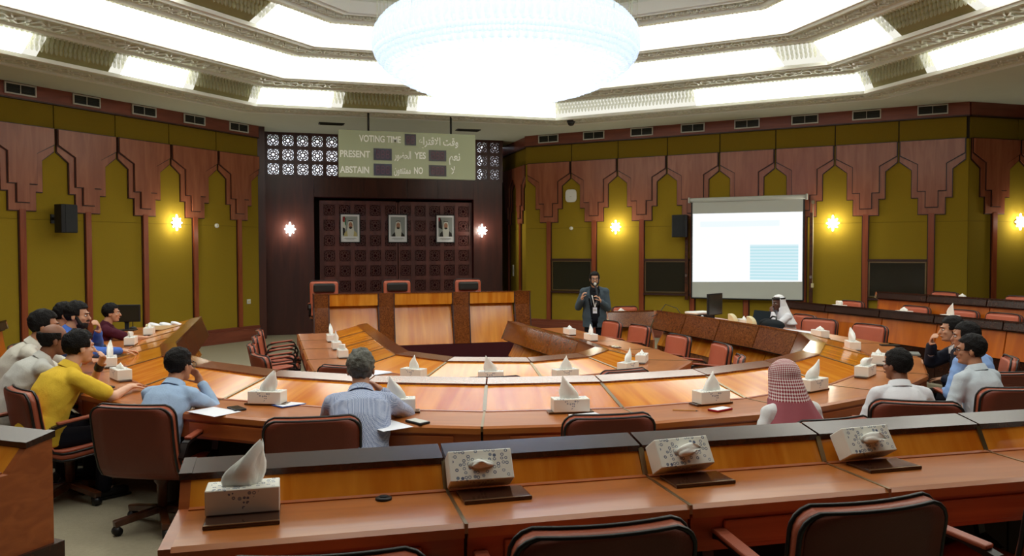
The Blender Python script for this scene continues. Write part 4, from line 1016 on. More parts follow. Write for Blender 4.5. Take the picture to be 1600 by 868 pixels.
for x, y, k, lb in TB:
    rz = yaw_c((AX, -0.42), x, y) if y < -0.5 else (-PI/2 if x < 0 else PI/2)
    if -3.2 < x < -1.9: rz += 0.25
    tissue_box(x, y, 0.938, rz, k, 'white tissue box '+lb)
    stand(x, y, 0.926, rz, 'stand below tissue box '+lb, 0.30, 0.10)
for x, y, k, lb in ((-1.62, -1.60, 'peak', 'at left of the innermost horseshoe bend'), (-0.95, -2.0, 'twist', 'at the middle of the innermost horseshoe bend'), (-0.23, -2.08, 'peak', 'at right of the innermost horseshoe bend'),
                    (0.56, -1.80, 'sail', 'lower of two at the right corner of the innermost horseshoe'), (0.98, -1.25, 'small', 'upper of two at the right corner of the innermost horseshoe'), (1.30, 1.02, 'peak', 'halfway along the inner right arm'), (1.30, 1.85, 'small', 'at the far end of the inner right arm'),
                    (-2.14, 0.22, 'flop', 'nearest on the inner left arm'), (-2.14, 1.08, 'sail', 'middle one on the inner left arm'), (-2.14, 2.02, 'twist', 'farthest on the inner left arm')):
    rz = yaw_c((-0.4, -0.35), x, y) if y < -0.5 else (-PI/2 if x < 0 else PI/2)
    tissue_box(x, y, 0.773, rz, k, 'white tissue box '+lb)
    stand(x, y, 0.761, rz, 'stand below tissue box '+lb, 0.28, 0.10)
tissue_box(-3.06, -6.53, 1.104, -0.03, 'sail', 'white tissue box at the left end of the foreground desk', scale=1.05); stand(-3.06, -6.59, 1.091, -0.03, 'dark stand under the leftmost foreground tissue box', 0.24, 0.20)
for x, k, lb in ((-2.22, 'small', 'second from left'), (-1.41, 'flop', 'third from left'), (-0.57, 'flop', 'fourth from left')):
    tissue_box(x, NEARY(x)-0.165, 1.150, -0.05 if k == 'small' else 0.06, k, 'white tissue box tilted on the foreground desk, %s' % lb, 1.0, 0.7); stand(x+0.03, NEARY(x)-0.29, 1.091, -0.02, 'dark stand below the tilted foreground tissue box, %s' % lb, 0.25, 0.15)
tissue_box(0.38, -6.70, 1.104, -0.02, 'small', 'white tissue box cut off at the right edge of the foreground desk'); stand(0.38, -6.74, 1.091, -0.02, 'dark stand under the tissue box at the right edge', 0.25, 0.16)
for x, y, z, k, lb in ((5.95, 1.75, 1.03, 'flop', 'on the right hand desk row near its far end'), (5.95, 0.34, 1.03, 'small', 'on the right hand desk row, second from the far end'), (5.95, -0.5, 1.03, 'twist', 'on the right hand desk row behind the suited man'), (7.3, 0.62, 1.19, 'small', 'on the upper right desk row'), (3.5, 4.9, 0.772, 'small', 'on the single low desk')):
    tissue_box(x, y, z, 0 if x < 5 else PI/2, k, 'white tissue box '+lb, scale=1.1)

def slab(name, label, cat, loc, rz, size, m, top=None, bev=0.004, group=None):
    t = thing(name, label, cat, loc, rz, group)
    b = MB(); b.box((0, 0, size[2]/2), size); b.build('body', m, t, bevel=bev)
    if top is not None:
        b = MB(); b.box((0, 0, size[2]+0.0006), (size[0]*0.86, size[1]*0.9, 0.001)); b.build('screen' if cat == 'phone' else 'cover', top, t)
    return t
def sheet(name, label, loc, rz, w, d, n=1, cat='paper'):
    t = thing(name, label, cat, loc, rz); 
    for k in range(n):
        b = MB(); b.add([(-w/2, -d/2, 0), (w/2, -d/2, 0), (w/2, d/2, 0.002), (-w/2, d/2, 0.004)], [(0, 1, 2, 3)]); o = b.build('page', M['paper'], t, fix=False); o.location = (0.008*k, 0.01*k, 0.002+0.004*k); o.rotation_euler = (0, 0, 0.12*k)
    return t
MZ = 0.926
slab('mobile_phone', 'black phone lying right of the light blue shirted man', 'phone', (-3.18, -3.66, MZ), 0.4, (0.08, 0.15, 0.012), M['black'], M['window_dk'])
sheet('paper_sheet', 'white paper under the arm of the light blue shirted man', (-3.32, -3.72, MZ), 0.7, 0.21, 0.29)
slab('mobile_phone', 'grey phone lying right of the grey haired man', 'phone', (-2.09, -4.46, MZ), 0.5, (0.08, 0.15, 0.014), M['black'], M['vent_fr'])
sheet('paper_sheet', 'white paper at the elbow of the grey haired man', (-2.28, -4.50, MZ), 0.4, 0.21, 0.25)
slab('notebook', 'thin blue folder under the edge of the tissue box left of the grey haired man', 'notebook', (-2.84, -3.60, MZ), 0.5, (0.20, 0.16, 0.008), cloth(60, 80, 140), M['paper'])
slab('notebook', 'small white notepad in front of the empty middle chair', 'notebook', (-1.02, -4.55, MZ), 0.1, (0.20, 0.06, 0.008), M['paper'])
t = thing('pencil', 'yellow pencil lying left of the red phone', 'pencil', (-0.33, -4.62, MZ+0.005), -0.5)
b = MB(); b.tube([(-0.08, 0, 0), (0.07, 0, 0)], 0.004, 6); b.build('shaft', cloth(190, 140, 70), t); b = MB(); b.tube([(0.07, 0, 0), (0.09, 0, 0)], [0.004, 0.0006], 6); b.build('tip', M['black'], t)
slab('mobile_phone', 'white phone in a red cover beside the man in the checked headcloth', 'phone', (-0.09, -4.66, MZ), -1.2, (0.085, 0.16, 0.012), cloth(150, 24, 34), M['paper'])
slab('notebook', 'dark folder on the desk in front of the suited man', 'notebook', (3.27, -2.60, MZ), 0.9, (0.24, 0.30, 0.02), cloth(120, 122, 116), None)
slab('mobile_phone', 'black phone on the worktop edge between the suited man and the empty chair', 'phone', (3.70, -1.92, MZ), 1.2, (0.08, 0.2, 0.014), M['black'], M['window_dk'])
slab('mobile_phone', 'black phone in front of the man in yellow', 'phone', (-4.20, -2.40, MZ), 0.6, (0.08, 0.15, 0.012), M['black'], M['window_dk'])
t = thing('pen', 'blue pen on the desk before the man in yellow', 'pen', (-4.02, -2.52, MZ+0.006), 0.4)
b = MB(); b.tube([(-0.07, 0, 0), (0.06, 0, 0)], 0.006, 8); b.build('barrel', cloth(40, 60, 150), t); b = MB(); b.tube([(0.06, 0, 0), (0.08, 0, 0)], [0.006, 0.001], 8); b.build('tip', M['steel'], t)
sheet('paper_stack', 'stack of white papers under the forearm of the blue shirted man', (-4.68, -0.05, MZ), 0.1, 0.32, 0.40, 3)
slab('notebook', 'dark open folder between the two left tissue boxes', 'notebook', (-4.40, -0.28, MZ), 0.1, (0.36, 0.22, 0.012), M['stand'], M['stand'])
sheet('paper_sheet', 'white paper under the hand of the man in maroon', (-4.62, 1.72, MZ), 0.2, 0.30, 0.21)
tr = thing('paper_tray', 'white tray of crumpled papers at the far end of the left arm', 'tray', (-4.30, 2.55, 0.955), 0.1)
b = MB(); b.box((0, 0, 0.005), (0.5, 0.34, 0.01)); b.box((0, -0.165, 0.03), (0.5, 0.012, 0.05)); b.box((0, 0.165, 0.03), (0.5, 0.012, 0.05)); b.box((-0.245, 0, 0.03), (0.012, 0.34, 0.05)); b.box((0.245, 0, 0.03), (0.012, 0.34, 0.05)); b.build('tray_body', M['cream'], tr)
for k in range(3):
    b = MB(); b.ell((-0.14+0.14*k, 0.02*k, 0.05), (0.09, 0.09, 0.03), Euler((0.2*k, 0.3-0.2*k, k)).to_matrix(), 9, 6); b.build('crumpled_sheet', M['paper'], tr)
def gooseneck(label, x, y, z, rz, lean):
    t = thing('desk_microphone', label, 'microphone', (x, y, z), rz)
    b = MB(); b.lathe([(0.05, 0), (0.05, 0.012), (0.02, 0.03)], 14); b.build('base', M['black'], t)
    b = MB(); b.tube([(0, 0, 0.02), (0, 0.01, 0.12), (0, lean*0.5, 0.19), (0, lean, 0.23)], 0.006, 8); b.build('gooseneck', M['black'], t)
    b = MB(); b.cap((0, lean, 0.23), (0, lean*1.5, 0.25), 0.016, 0.014, 10); b.build('capsule', M['black'], t)
gooseneck('black gooseneck microphone on the left arm between the monitor and the tray', -4.78, 3.02, 0.925, 0.3, 0.05)
def monitor(label, x, y, z, rz, w, h, back=True):
    t = thing('computer_monitor', label, 'monitor', (x, y, z), rz)
    b = MB(); b.box((0, 0, 0.12+h/2), (w, 0.035, h)); b.build('casing', M['black'], t, bevel=0.006)
    b = MB(); b.box((0, 0.019, 0.12+h/2), (w-0.03, 0.003, h-0.03)); b.build('screen', M['window_dk'], t)
    b = MB(); b.box((0, -0.035, 0.10+h*0.4), (0.07, 0.04, h*0.7)); b.box((0, -0.03, 0.07), (0.05, 0.03, 0.14)); b.build('neck', M['black_mesh'], t)
    b = MB(); b.box((0, -0.02, 0.008), (0.24, 0.17, 0.016)); b.build('foot', M['black'], t, bevel=0.004)
    b = MB(); b.lathe([(0.022, 0.0), (0.022, 0.004)], 14, 0, Matrix.Translation((0.0, -0.019, 0.12+h*0.62)) @ Euler((PI/2, 0, 0)).to_matrix().to_4x4()); b.build('badge', M['steel'], t)
monitor('black monitor with its back to the room in front of the man in maroon', -4.82, 2.72, 0.925, 3.0, 0.37, 0.235)
monitor('black computer monitor seen from behind beside the man in the white headdress', 3.38, 1.28, 0.925, -2.6, 0.42, 0.32)
pr_ = thing('desk_projector', 'white and black projector beside the monitor at the end of the right arm', 'projector', (3.42, 1.78, 0.926), 0.2)
b = MB(); b.box((0, 0, 0.05), (0.36, 0.28, 0.10)); b.build('case', M['black'], pr_, bevel=0.01); b = MB(); b.box((0, 0, 0.118), (0.37, 0.29, 0.036)); b.build('lid', M['white'], pr_, bevel=0.014)
b = MB(); b.lathe([(0.035, 0), (0.035, 0.03)], 14, 0, Matrix.Translation((-0.09, -0.14, 0.06)) @ Euler((PI/2, 0, 0)).to_matrix().to_4x4()); b.build('lens', M['steel'], pr_)
t = thing('audio_cable', 'thin dark cable loops behind the monitor at the end of the right arm', 'cable', (3.3, 2.1, 0.95))
b = MB(); b.tube([(0, 0, 0.0), (-0.05, 0.1, 0.14), (-0.22, 0.16, 0.20), (-0.36, 0.12, 0.06), (-0.5, 0.06, 0.02)], 0.006, 6); b.build('cable', M['piping'], t)
for x, y, lb in ((3.38, 0.78, 'left of the laptop'), (3.36, 0.28, 'right of the laptop')):
    t = thing('conference_speaker', 'small cream rounded desk speaker %s of the man in the white headdress' % lb, 'speaker', (x, y, 0.95), 0.3)
    b = MB(); pts = [(-0.06, 0), (0.06, 0), (0.06, 0.15)]+[(0.06-0.12*math.sin(a*PI/12), 0.03+0.12*math.cos(a*PI/12)) for a in range(1, 7)]
    b.prism(pts, lambda q: (-0.04, q[0], q[1]), lambda q: (0.04, q[0], q[1])); b.build('case', M['cream'], t, bevel=0.006)
    b = MB(); b.box((0, 0.062, 0.07), (0.06, 0.004, 0.1)); b.build('grille', M['vent_fr'], t)
lp = thing('laptop', 'open dark laptop in front of the man in the white headdress', 'laptop', (3.62, 0.62, 0.926), -PI/2+0.15)
b = MB(); b.box((0, 0, 0.008), (0.33, 0.23, 0.016)); b.build('base', M['black'], lp); b = MB(); b.box((0, 0.13, 0.115), (0.33, 0.012, 0.21), R=Euler((-0.25, 0, 0)).to_matrix()); b.build('lid', cloth(30, 40, 46), lp)
bg = thing('black_bag', 'soft black bag lying on the right arm beside the laptop', 'bag', (3.62, 0.18, 0.926), 1.4)
b = MB(); b.ell((0, 0, 0.06), (0.24, 0.14, 0.075), None, 20, 10); b.ell((0.1, 0.03, 0.08), (0.12, 0.1, 0.06), None, 14, 8); b.build('body', cloth(18, 24, 28), bg)
b = MB(); b.tube([(-0.12, 0, 0.11), (-0.05, -0.03, 0.17), (0.06, -0.03, 0.17), (0.12, 0, 0.12)], 0.012, 8); b.build('handle', M['black'], bg)
for k, (x, y, w, d, lb) in enumerate(((3.52, 1.0, 0.34, 0.25, 'between the monitor and the cream desk speaker'), (3.50, -0.35, 0.40, 0.75, 'right of the black bag along the right arm'))):
    sheet('paper_stack', 'loose white papers '+lb, (x, y, MZ+0.012), 0.05, w, d, 3)
t = thing('grommet', 'black round cable grommet on the foreground desk between the first two tissue boxes', 'grommet', (-2.58, -6.52, 1.09))
b = MB(); b.lathe([(0.03, 0), (0.03, 0.008), (0.018, 0.011)], 16); b.build('ring', M['black'], t); b = MB(); b.lathe([(0.016, 0.008), (0.016, 0.0135)], 12); b.build('plug', M['black_mesh'], t)
sheet('paper_stack', 'loose papers with a photo on the inner ridge at the left bend', (-1.95, -1.20, 0.765), 0.6, 0.3, 0.22, 2)
slab('notebook', 'dark tray plate lying on the inner right arm', 'notebook', (1.3, 0.2, 0.761), 1.5, (0.22, 0.10, 0.01), M['stand'], M['stand'])

# ------------------------------------------------------------------ people
def blob(name, prim, m, parent, voxel, smooth=3, wrinkle=0.0, seed=0, cut=None, thick=0.0, dec=0.5):
    me = prim.mesh(name, m); o = bpy.data.objects.new(name, me); COL.objects.link(o)
    r = o.modifiers.new('r', 'REMESH'); r.mode = 'VOXEL'; r.voxel_size = voxel; r.use_smooth_shade = True
    if smooth: s = o.modifiers.new('s', 'SMOOTH'); s.iterations = smooth; s.factor = 0.5
    if dec < 1: d = o.modifiers.new('d', 'DECIMATE'); d.ratio = dec
    dg = bpy.context.evaluated_depsgraph_get(); ev = o.evaluated_get(dg); me2 = bpy.data.meshes.new_from_object(ev)
    o.modifiers.clear(); o.data = me2; bpy.data.meshes.remove(me); me2.name = name
    if wrinkle:
        off = Vector((seed*3.1, seed*1.7, 0)); ns = [v.normal.copy() for v in me2.vertices]
        for v, n in zip(me2.vertices, ns):
            q = v.co; d1 = noise.noise(Vector((q.x*9+q.z*5, q.y*9-q.z*4, q.z*13))+off); d2 = noise.noise(q*26+off)
            v.co = q+n*(wrinkle*(abs(d1)*-1.6+0.5+0.25*d2))
    if cut:
        bm = bmesh.new(); bm.from_mesh(me2); bmesh.ops.delete(bm, geom=[f for f in bm.faces if cut(f.calc_center_median())], context='FACES'); bm.to_mesh(me2); bm.free()
    if thick: s = o.modifiers.new('cloth', 'SOLIDIFY'); s.thickness = thick; s.offset = 0
    me2.polygons.foreach_set('use_smooth', [True]*len(me2.polygons)); me2.materials.clear(); me2.materials.append(m)
    o.parent = parent; return o
def ik(S, W, l1, l2, hint):
    S, W = Vector(S), Vector(W); d = W-S; L = min(d.length, (l1+l2)*0.995); d.normalize(); W = S+d*L
    a = (l1*l1-l2*l2+L*L)/(2*L); h = math.sqrt(max(0, l1*l1-a*a)); hv = Vector(hint); hv = hv-d*hv.dot(d); hv.normalize()
    return S+d*a+hv*h, W
def rz_m(a): return Matrix.Rotation(a, 3, 'Z')
def hand_prims(b, W, d, side, palm, curl, spread=0.18):
    # palm with four unequal fingers and a thumb off its inner side; d = forearm direction, palm = direction the palm faces
    d = Vector(d).normalized(); pn = Vector(palm); pn = (pn-d*pn.dot(d)).normalized(); lat = d.cross(pn)*side   # lat points to the thumb side
    Rm = Matrix((lat, d, pn)).transposed()
    b.ell(W+d*0.045, (0.040, 0.052, 0.017), Rm, 12, 8); b.cap(W-d*0.02, W+d*0.02, 0.024, 0.028, 10)
    for k, ln in enumerate((0.072, 0.080, 0.074, 0.058)):
        base = W+d*0.083+lat*(0.029-0.0195*k); fd = (d+lat*spread*(1.5-k)*0.35).normalized(); p = base
        for seg, fr in enumerate((0.45, 0.32, 0.23)):
            ang = curl*(0.7+0.5*seg) if seg else curl*0.6
            fd2 = (fd*math.cos(ang)+pn*math.sin(ang)).normalized(); q = p+fd2*ln*fr*1.1; b.cap(p, q, 0.0098-0.0007*seg, 0.0092-0.0008*seg, 7); p = q; fd = fd2
    p = W+d*0.02+lat*0.032; td = (d*0.72+lat*0.62+pn*0.28).normalized()
    for seg, ln in enumerate((0.045, 0.034, 0.026)):
        q = p+td*ln; b.cap(p, q, 0.0125-0.001*seg, 0.0112-0.001*seg, 7); p = q; td = (td*0.85+pn*0.30*(0.4+curl)+d*0.15).normalized()
def person(label, x, y, zf, face, lean=20, scale=1.0, skin_tone='mid', shirt=None, shirt_mat=None, sleeve='long', trouser=(28, 28, 34), hair='short', arms=None, head_yaw=0.0, head_pitch=0.0, stand_=False,
           collar=True, jacket=None, beard=False, glasses=False, headdress=None, seed=0, girth=1.0, watch=None, lanyard=False, mic=False, robe=False):
    rz = math.atan2(-face[0], face[1]); t = thing('person', label, 'person', (x, y, zf), rz); t.scale = (scale,)*3
    sk = skin(skin_tone); l = math.radians(lean); pz = 0.93 if stand_ else 0.56
    P = Vector((0, 0, pz)); d1 = Vector((0, math.sin(l*0.75), math.cos(l*0.75))); d2 = Vector((0, math.sin(l*1.2), math.cos(l*1.2)))
    C = P+d1*0.27; N = C+d2*0.235; nd = Vector((0, math.sin(l*0.45), math.cos(l*0.45)))
    Hc = N+nd*0.158+Vector((0, 0.04, 0.0))
    Rh = (Matrix.Rotation(math.radians(head_yaw), 3, 'Z') @ Matrix.Rotation(math.radians(head_pitch)-l*0.12, 3, 'X'))
    hp = lambda v: Hc+Rh @ (Vector(v)*1.07)
    X = Vector((1, 0, 0))
    def torso(b, k=0.0, top=True):
        g = girth
        fwd = lambda d: Vector((0, d.z, -d.y))
        secs = [(P+Vector((0, 0, -0.09)), X, Vector((0, 1, 0)), 0.165*g+k, 0.125*g+k), (P, X, fwd(d1), 0.178*g+k, 0.135*g+k), (P+d1*0.13, X, fwd(d1), 0.160*g+k, 0.122*g+k),
                (C, X, fwd(d2), 0.172*g+k, 0.125*g+k), (C+d2*0.12, X, fwd(d2), 0.178*g+k, 0.118*g+k), (C+d2*0.185, X, fwd(d2), 0.150+k, 0.090+k), (C+d2*0.225, X, fwd(d2), 0.085+k, 0.066+k)]
        b.loft(secs)
    Sh = {s: C+d2*0.165+X*s*0.178+Vector((0, 0.01, 0)) for s in (-1, 1)}
    arms = arms or {}; J = {}
    for s in (-1, 1):
        spec = arms.get(s, 'lap'); hint = Vector((s*0.75, -0.25, -1.0)); palm = Vector((0, 0, -1)); curl = 0.35
        if spec == 'lap': W = Vector((s*0.10, 0.30, 0.70 if not stand_ else 0.75))
        elif spec == 'desk': W = Vector((s*0.13, 0.60, 0.835)); hint = Vector((s*0.9, 0.1, -0.55))
        elif spec == 'deskfold': W = Vector((-s*0.02, 0.50, 0.83)); hint = Vector((s*1.0, 0.1, -0.4))
        elif spec == 'chin': W = hp((s*0.035, 0.125, -0.185)); hint = Vector((s*0.55, 0.55, -1.0)); palm = Vector((-s*0.25, -1, 0.15)); curl = 0.75
        elif spec == 'mouth': W = hp((s*0.045, 0.165, -0.135)); hint = Vector((s*0.55, 0.45, -1.0)); palm = Vector((-s*0.3, -1, 0)); curl = 0.85
        elif spec == 'cheek': W = hp((s*0.12, 0.07, -0.14)); hint = Vector((s*0.8, 0.45, -0.8)); palm = Vector((-s*1, -0.2, 0.2)); curl = 0.9
        elif spec == 'hang': W = Vector((s*0.24, 0.03, 0.82)); hint = Vector((s*0.4, -1, 0)); palm = Vector((-s, 0, 0))
        else: W = Vector(spec[0]); hint = Vector(spec[1]); palm = Vector(spec[2]); curl = spec[3]
        E, W = ik(Sh[s], W, 0.29, 0.255, hint); J[s] = (Sh[s], E, W, palm, curl, spec)
    Hj = {s: P+Vector((s*0.09, 0.0, -0.04)) for s in (-1, 1)}
    legs = {}
    for s in (-1, 1):
        if stand_: K = Hj[s]+Vector((s*0.02, 0.02, -0.42)); A = K+Vector((s*0.01, -0.02, -0.40))
        else: K = Vector((s*0.13, 0.43, 0.50)); A = Vector((s*0.12, 0.40, 0.09))
        legs[s] = (Hj[s], K, A)
    # one continuous body
    b = MB(); torso(b, -0.012)
    b.cap(N-d2*0.06, Hc+Rh @ Vector((0, -0.02, -0.05)), 0.062, 0.056)
    b.ell(hp((0, -0.012, 0.030)), (0.076, 0.096, 0.088), Rh); b.ell(hp((0, 0.022, -0.030)), (0.064, 0.070, 0.080), Rh); b.ell(hp((0, 0.040, -0.082)), (0.046, 0.048, 0.032), Rh)
    b.cap(hp((0, 0.086, 0.012)), hp((0, 0.106, -0.028)), 0.010, 0.015, 8); b.ell(hp((0, 0.080, 0.026)), (0.050, 0.016, 0.010), Rh, 10, 6)
    b.ell(hp((0, 0.086, -0.058)), (0.026, 0.012, 0.010), Rh, 8, 6); b.ell(hp((0, 0.078, -0.092)), (0.020, 0.014, 0.014), Rh, 8, 6)
    for s in (-1, 1):
        b.ell(hp((s*0.077, -0.008, -0.012)), (0.011, 0.022, 0.033), Rh, 8, 6); b.ell(hp((s*0.038, 0.066, -0.022)), (0.022, 0.018, 0.016), Rh, 8, 6)
        S, E, W, palm, curl, spec = J[s]; b.cap(S, E, 0.048, 0.041); b.cap(E, W, 0.040, 0.027); hand_prims(b, W, (W-E) if not isinstance(spec, tuple) or len(spec) < 5 else Vector(spec[4]), -s, palm, curl)
        h, K, A = legs[s]; b.cap(h, K, 0.078, 0.056); b.cap(K, A, 0.054, 0.036); b.cap(A+Vector((0, -0.02, -0.02)), A+Vector((0, 0.14, -0.045)), 0.036, 0.030)
    blob('body', b, sk, t, 0.0085, 3, dec=0.5)
    # eyes, brows, lips
    b = MB(); 
    for s in (-1, 1): b.ell(hp((s*0.029, 0.079, 0.004)), (0.014, 0.010, 0.008), Rh, 10, 6)
    ey = b.build('eyes', M['eye'], t); b = MB()
    for s in (-1, 1): b.ell(hp((s*0.029, 0.086, 0.004)), (0.006, 0.005, 0.006), Rh, 8, 6)
    b.build('pupils', M['hair'], ey); b = MB()
    for s in (-1, 1): b.cap(hp((s*0.014, 0.095, 0.024)), hp((s*0.046, 0.084, 0.027)), 0.005, 0.004, 6)
    b.build('eyebrows', M['beard'], t); b = MB(); b.ell(hp((0, 0.096, -0.058)), (0.022, 0.006, 0.007), Rh, 10, 6); b.build('lips', M['lip'], t)
    # hair
    if hair and not headdress:
        nu, nv = 44, 32; vs = []; fs = []; R_ = Vector((seed*2.3, 1, seed))
        for i in range(nv+1):
            th = PI*i/nv
            for k in range(nu):
                a = 2*PI*k/nu; v = Vector((math.sin(th)*math.cos(a), math.sin(th)*math.sin(a), math.cos(th))); q = Vector((v.x*0.085, -0.014+v.y*0.105, 0.034+v.z*0.100))
                nz = noise.noise(v*3.2+R_)*(0.012 if hair == 'grey' else 0.008)+noise.noise(v*12+R_)*(0.010 if hair == 'grey' else 0.006); q += v*nz
                face_ = (q.y > 0.045 and q.z < 0.068) or (q.y > 0.012 and q.z < 0.0) or q.z < -0.085 or (q.y > -0.03 and q.z < -0.035)
                if hair == 'bald': face_ = face_ or q.z > 0.055 or (q.y > 0.03)
                if face_: q = Vector((q.x*0.72, -0.014+(q.y+0.014)*0.72, 0.03+(q.z-0.03)*0.72))
                vs.append(hp(q))
        for i in range(nv):
            for k in range(nu): fs.append((i*nu+k, (i+1)*nu+k, (i+1)*nu+(k+1) % nu, i*nu+(k+1) % nu))
        b = MB(); b.add(vs, fs, 0, None, True); b.build('hair', M['hair_grey'] if hair == 'grey' else M['hair'], t, fix=False)
    if beard:
        b = MB(); b.ell(hp((0, 0.038, -0.080)), (0.055, 0.060, 0.045), Rh, 16, 10); b.ell(hp((0, 0.088, -0.044)), (0.030, 0.014, 0.007), Rh, 10, 6)
        for s in (-1, 1): b.cap(hp((s*0.066, 0.015, -0.01)), hp((s*0.05, 0.045, -0.07)), 0.013, 0.02, 8)
        b.build('beard', M['beard'], t)
    if glasses:
        b = MB()
        for s in (-1, 1):
            b.tube([hp((s*0.032+0.023*math.cos(a), 0.104, 0.004+0.017*math.sin(a))) for a in [2*PI*k/14 for k in range(14)]], 0.0028, 6, closed=True)
            b.bar(hp((s*0.054, 0.102, 0.008)), hp((s*0.082, -0.01, 0.004)), 0.004, 0.005)
        b.bar(hp((-0.010, 0.106, 0.008)), hp((0.010, 0.106, 0.008)), 0.004, 0.004); b.build('glasses', M['black'], t)
    # clothes
    sm = shirt_mat or cloth(*(shirt or (200, 200, 200)))
    b = MB(); torso(b, 0.010)
    for s in (-1, 1):
        S, E, W, palm, curl, spec = J[s]; b.ell(S, (0.068, 0.066, 0.064)); dirE = (E-S)
        if sleeve == 'short': b.cap(S, S+dirE*0.78, 0.066, 0.064)
        else: b.cap(S, E, 0.064, 0.056); b.cap(E, E+(W-E)*(0.90 if sleeve == 'long' else 0.35), 0.055, 0.041)
        b.cap(C+d2*0.205+X*s*0.05, S+Vector((0, 0, 0.005)), 0.052, 0.060)
    blob('robe' if robe else 'shirt', b, sm, t, 0.012, 3, 0.0075, seed, dec=0.6)
    if collar:
        b = MB(); n = 20; vs = []; fs = []
        for z, rr in ((-0.03, 0.088), (0.005, 0.080), (0.045, 0.070), (0.040, 0.079), (-0.012, 0.096)):
            for k in range(n):
                a = 2*PI*k/n; fr = max(0, math.sin(a)); vs.append(N+d2*(z-0.035*fr)+X*math.cos(a)*rr+Vector((0, d2.z, -d2.y))*(math.sin(a)*rr*(1.0+0.1*fr))+Vector((0, 0.008, 0)))
        for i in range(4):
            for k in range(n): fs.append((i*n+k, i*n+(k+1) % n, (i+1)*n+(k+1) % n, (i+1)*n+k))
        b.add(vs, fs, 0, None, True); b.build('collar', sm if not jacket else cloth(214, 214, 214) if not lanyard else sm, t)
    if jacket:
        b = MB(); torso(b, 0.024)
        if stand_: b.loft([(P+Vector((0, 0, -0.19)), X, Vector((0, 1, 0)), 0.205, 0.155), (P+Vector((0, 0, -0.05)), X, Vector((0, 1, 0)), 0.20, 0.155), (P+d1*0.1, X, Vector((0, 1, 0)), 0.188, 0.145)])
        for s in (-1, 1):
            S, E, W, palm, curl, spec = J[s]; b.ell(S+Vector((s*0.005, 0, 0)), (0.080, 0.078, 0.074)); b.cap(S, E, 0.074, 0.064); b.cap(E, E+(W-E)*0.86, 0.062, 0.048); b.cap(C+d2*0.205+X*s*0.05, S, 0.062, 0.070)
        def opening(c):
            q = c-C; fr = q.dot(Vector((0, d2.z, -d2.y))); hgt = (c.z-P.z)
            return fr > 0.035 and abs(c.x) < (0.035+0.075*max(0, min(1, (0.52-abs(hgt-0.30))/0.52)) if stand_ else 0.05) and c.z < N.z+0.02 and (c-N).length > 0.02 and min((c-J[s][2]).length for s in (-1, 1)) > 0.12 and min((c-J[s][1]).length for s in (-1, 1)) > 0.09
        blob('jacket', b, cloth(*jacket, 0.8, 0.1), t, 0.012, 3, 0.006, seed, cut=opening, thick=0.008, dec=0.6)
        for s in (-1, 1):
            b = MB(); fv = Vector((0, d2.z, -d2.y)); p0 = N+X*s*0.062-d2*0.02+fv*0.07; p1 = C+d2*0.06+X*s*0.085+fv*0.155; p2 = C-d2*0.06+X*s*0.055+fv*0.165; p3 = C+d2*0.09+X*s*0.13+fv*0.135
            b.add([p0, p2, p1, p3], [(0, 1, 2), (0, 2, 3)]); o = b.build('lapel', cloth(*jacket, 0.8, 0.1), t); q = o.modifiers.new('c', 'SOLIDIFY'); q.thickness = 0.012
    b = MB(); b.ell(P+Vector((0, 0, -0.04)), (0.185*girth, 0.148*girth, 0.115))
    for s in (-1, 1):
        h, K, A = legs[s]; b.cap(h, K, 0.092, 0.070); b.cap(K, A, 0.068, 0.056)
    blob('trousers' if not robe else 'robe_skirt', b, cloth(*trouser), t, 0.016, 3, 0.006, seed+1, dec=0.6)
    for s in (-1, 1):
        h, K, A = legs[s]; b = MB(); zsole = A.z-0.085+(0 if not stand_ else 0.0); base = Vector((A.x, A.y, max(0.0, A.z-0.085)))
        b.cap(base+Vector((0, -0.03, 0.045)), base+Vector((0, 0.15, 0.038)), 0.046, 0.040, 10); b.box((base.x, base.y+0.06, base.z+0.008), (0.085, 0.27, 0.016)); b.build('shoe', M['black'], t)
    if watch:
        S, E, W, palm, curl, spec = J[watch]; d = (W-E).normalized(); b = MB(); b.cap(W-d*0.035, W-d*0.012, 0.036, 0.036, 12); b.build('wristwatch', M['black'], t)
    if lanyard:
        b = MB(); fv = Vector((0, 1, 0)); q = Vector((0.0, 0.165, C.z-0.10))
        for s in (-1, 1): b.bar(N+X*s*0.066+Vector((0, 0.045, 0.0)), C+X*s*0.045+Vector((0, 0.150, 0.08)), 0.022, 0.006, upv=(0, 1, 0)); b.bar(C+X*s*0.045+Vector((0, 0.150, 0.08)), q, 0.018, 0.006, upv=(0, 1, 0))
        ln = b.build('lanyard', M['white'], t); b = MB(); b.box(q+Vector((0, 0.004, -0.055)), (0.075, 0.006, 0.105)); b.build('badge', M['paper'], ln); b = MB(); b.box(q+Vector((0, 0.0085, -0.05)), (0.055, 0.002, 0.03)); b.build('badge_print', M['vent_fr'], ln)
    if headdress:
        drape(t, Hc, Rh, N, C, d2, headdress)
    return t, J, hp
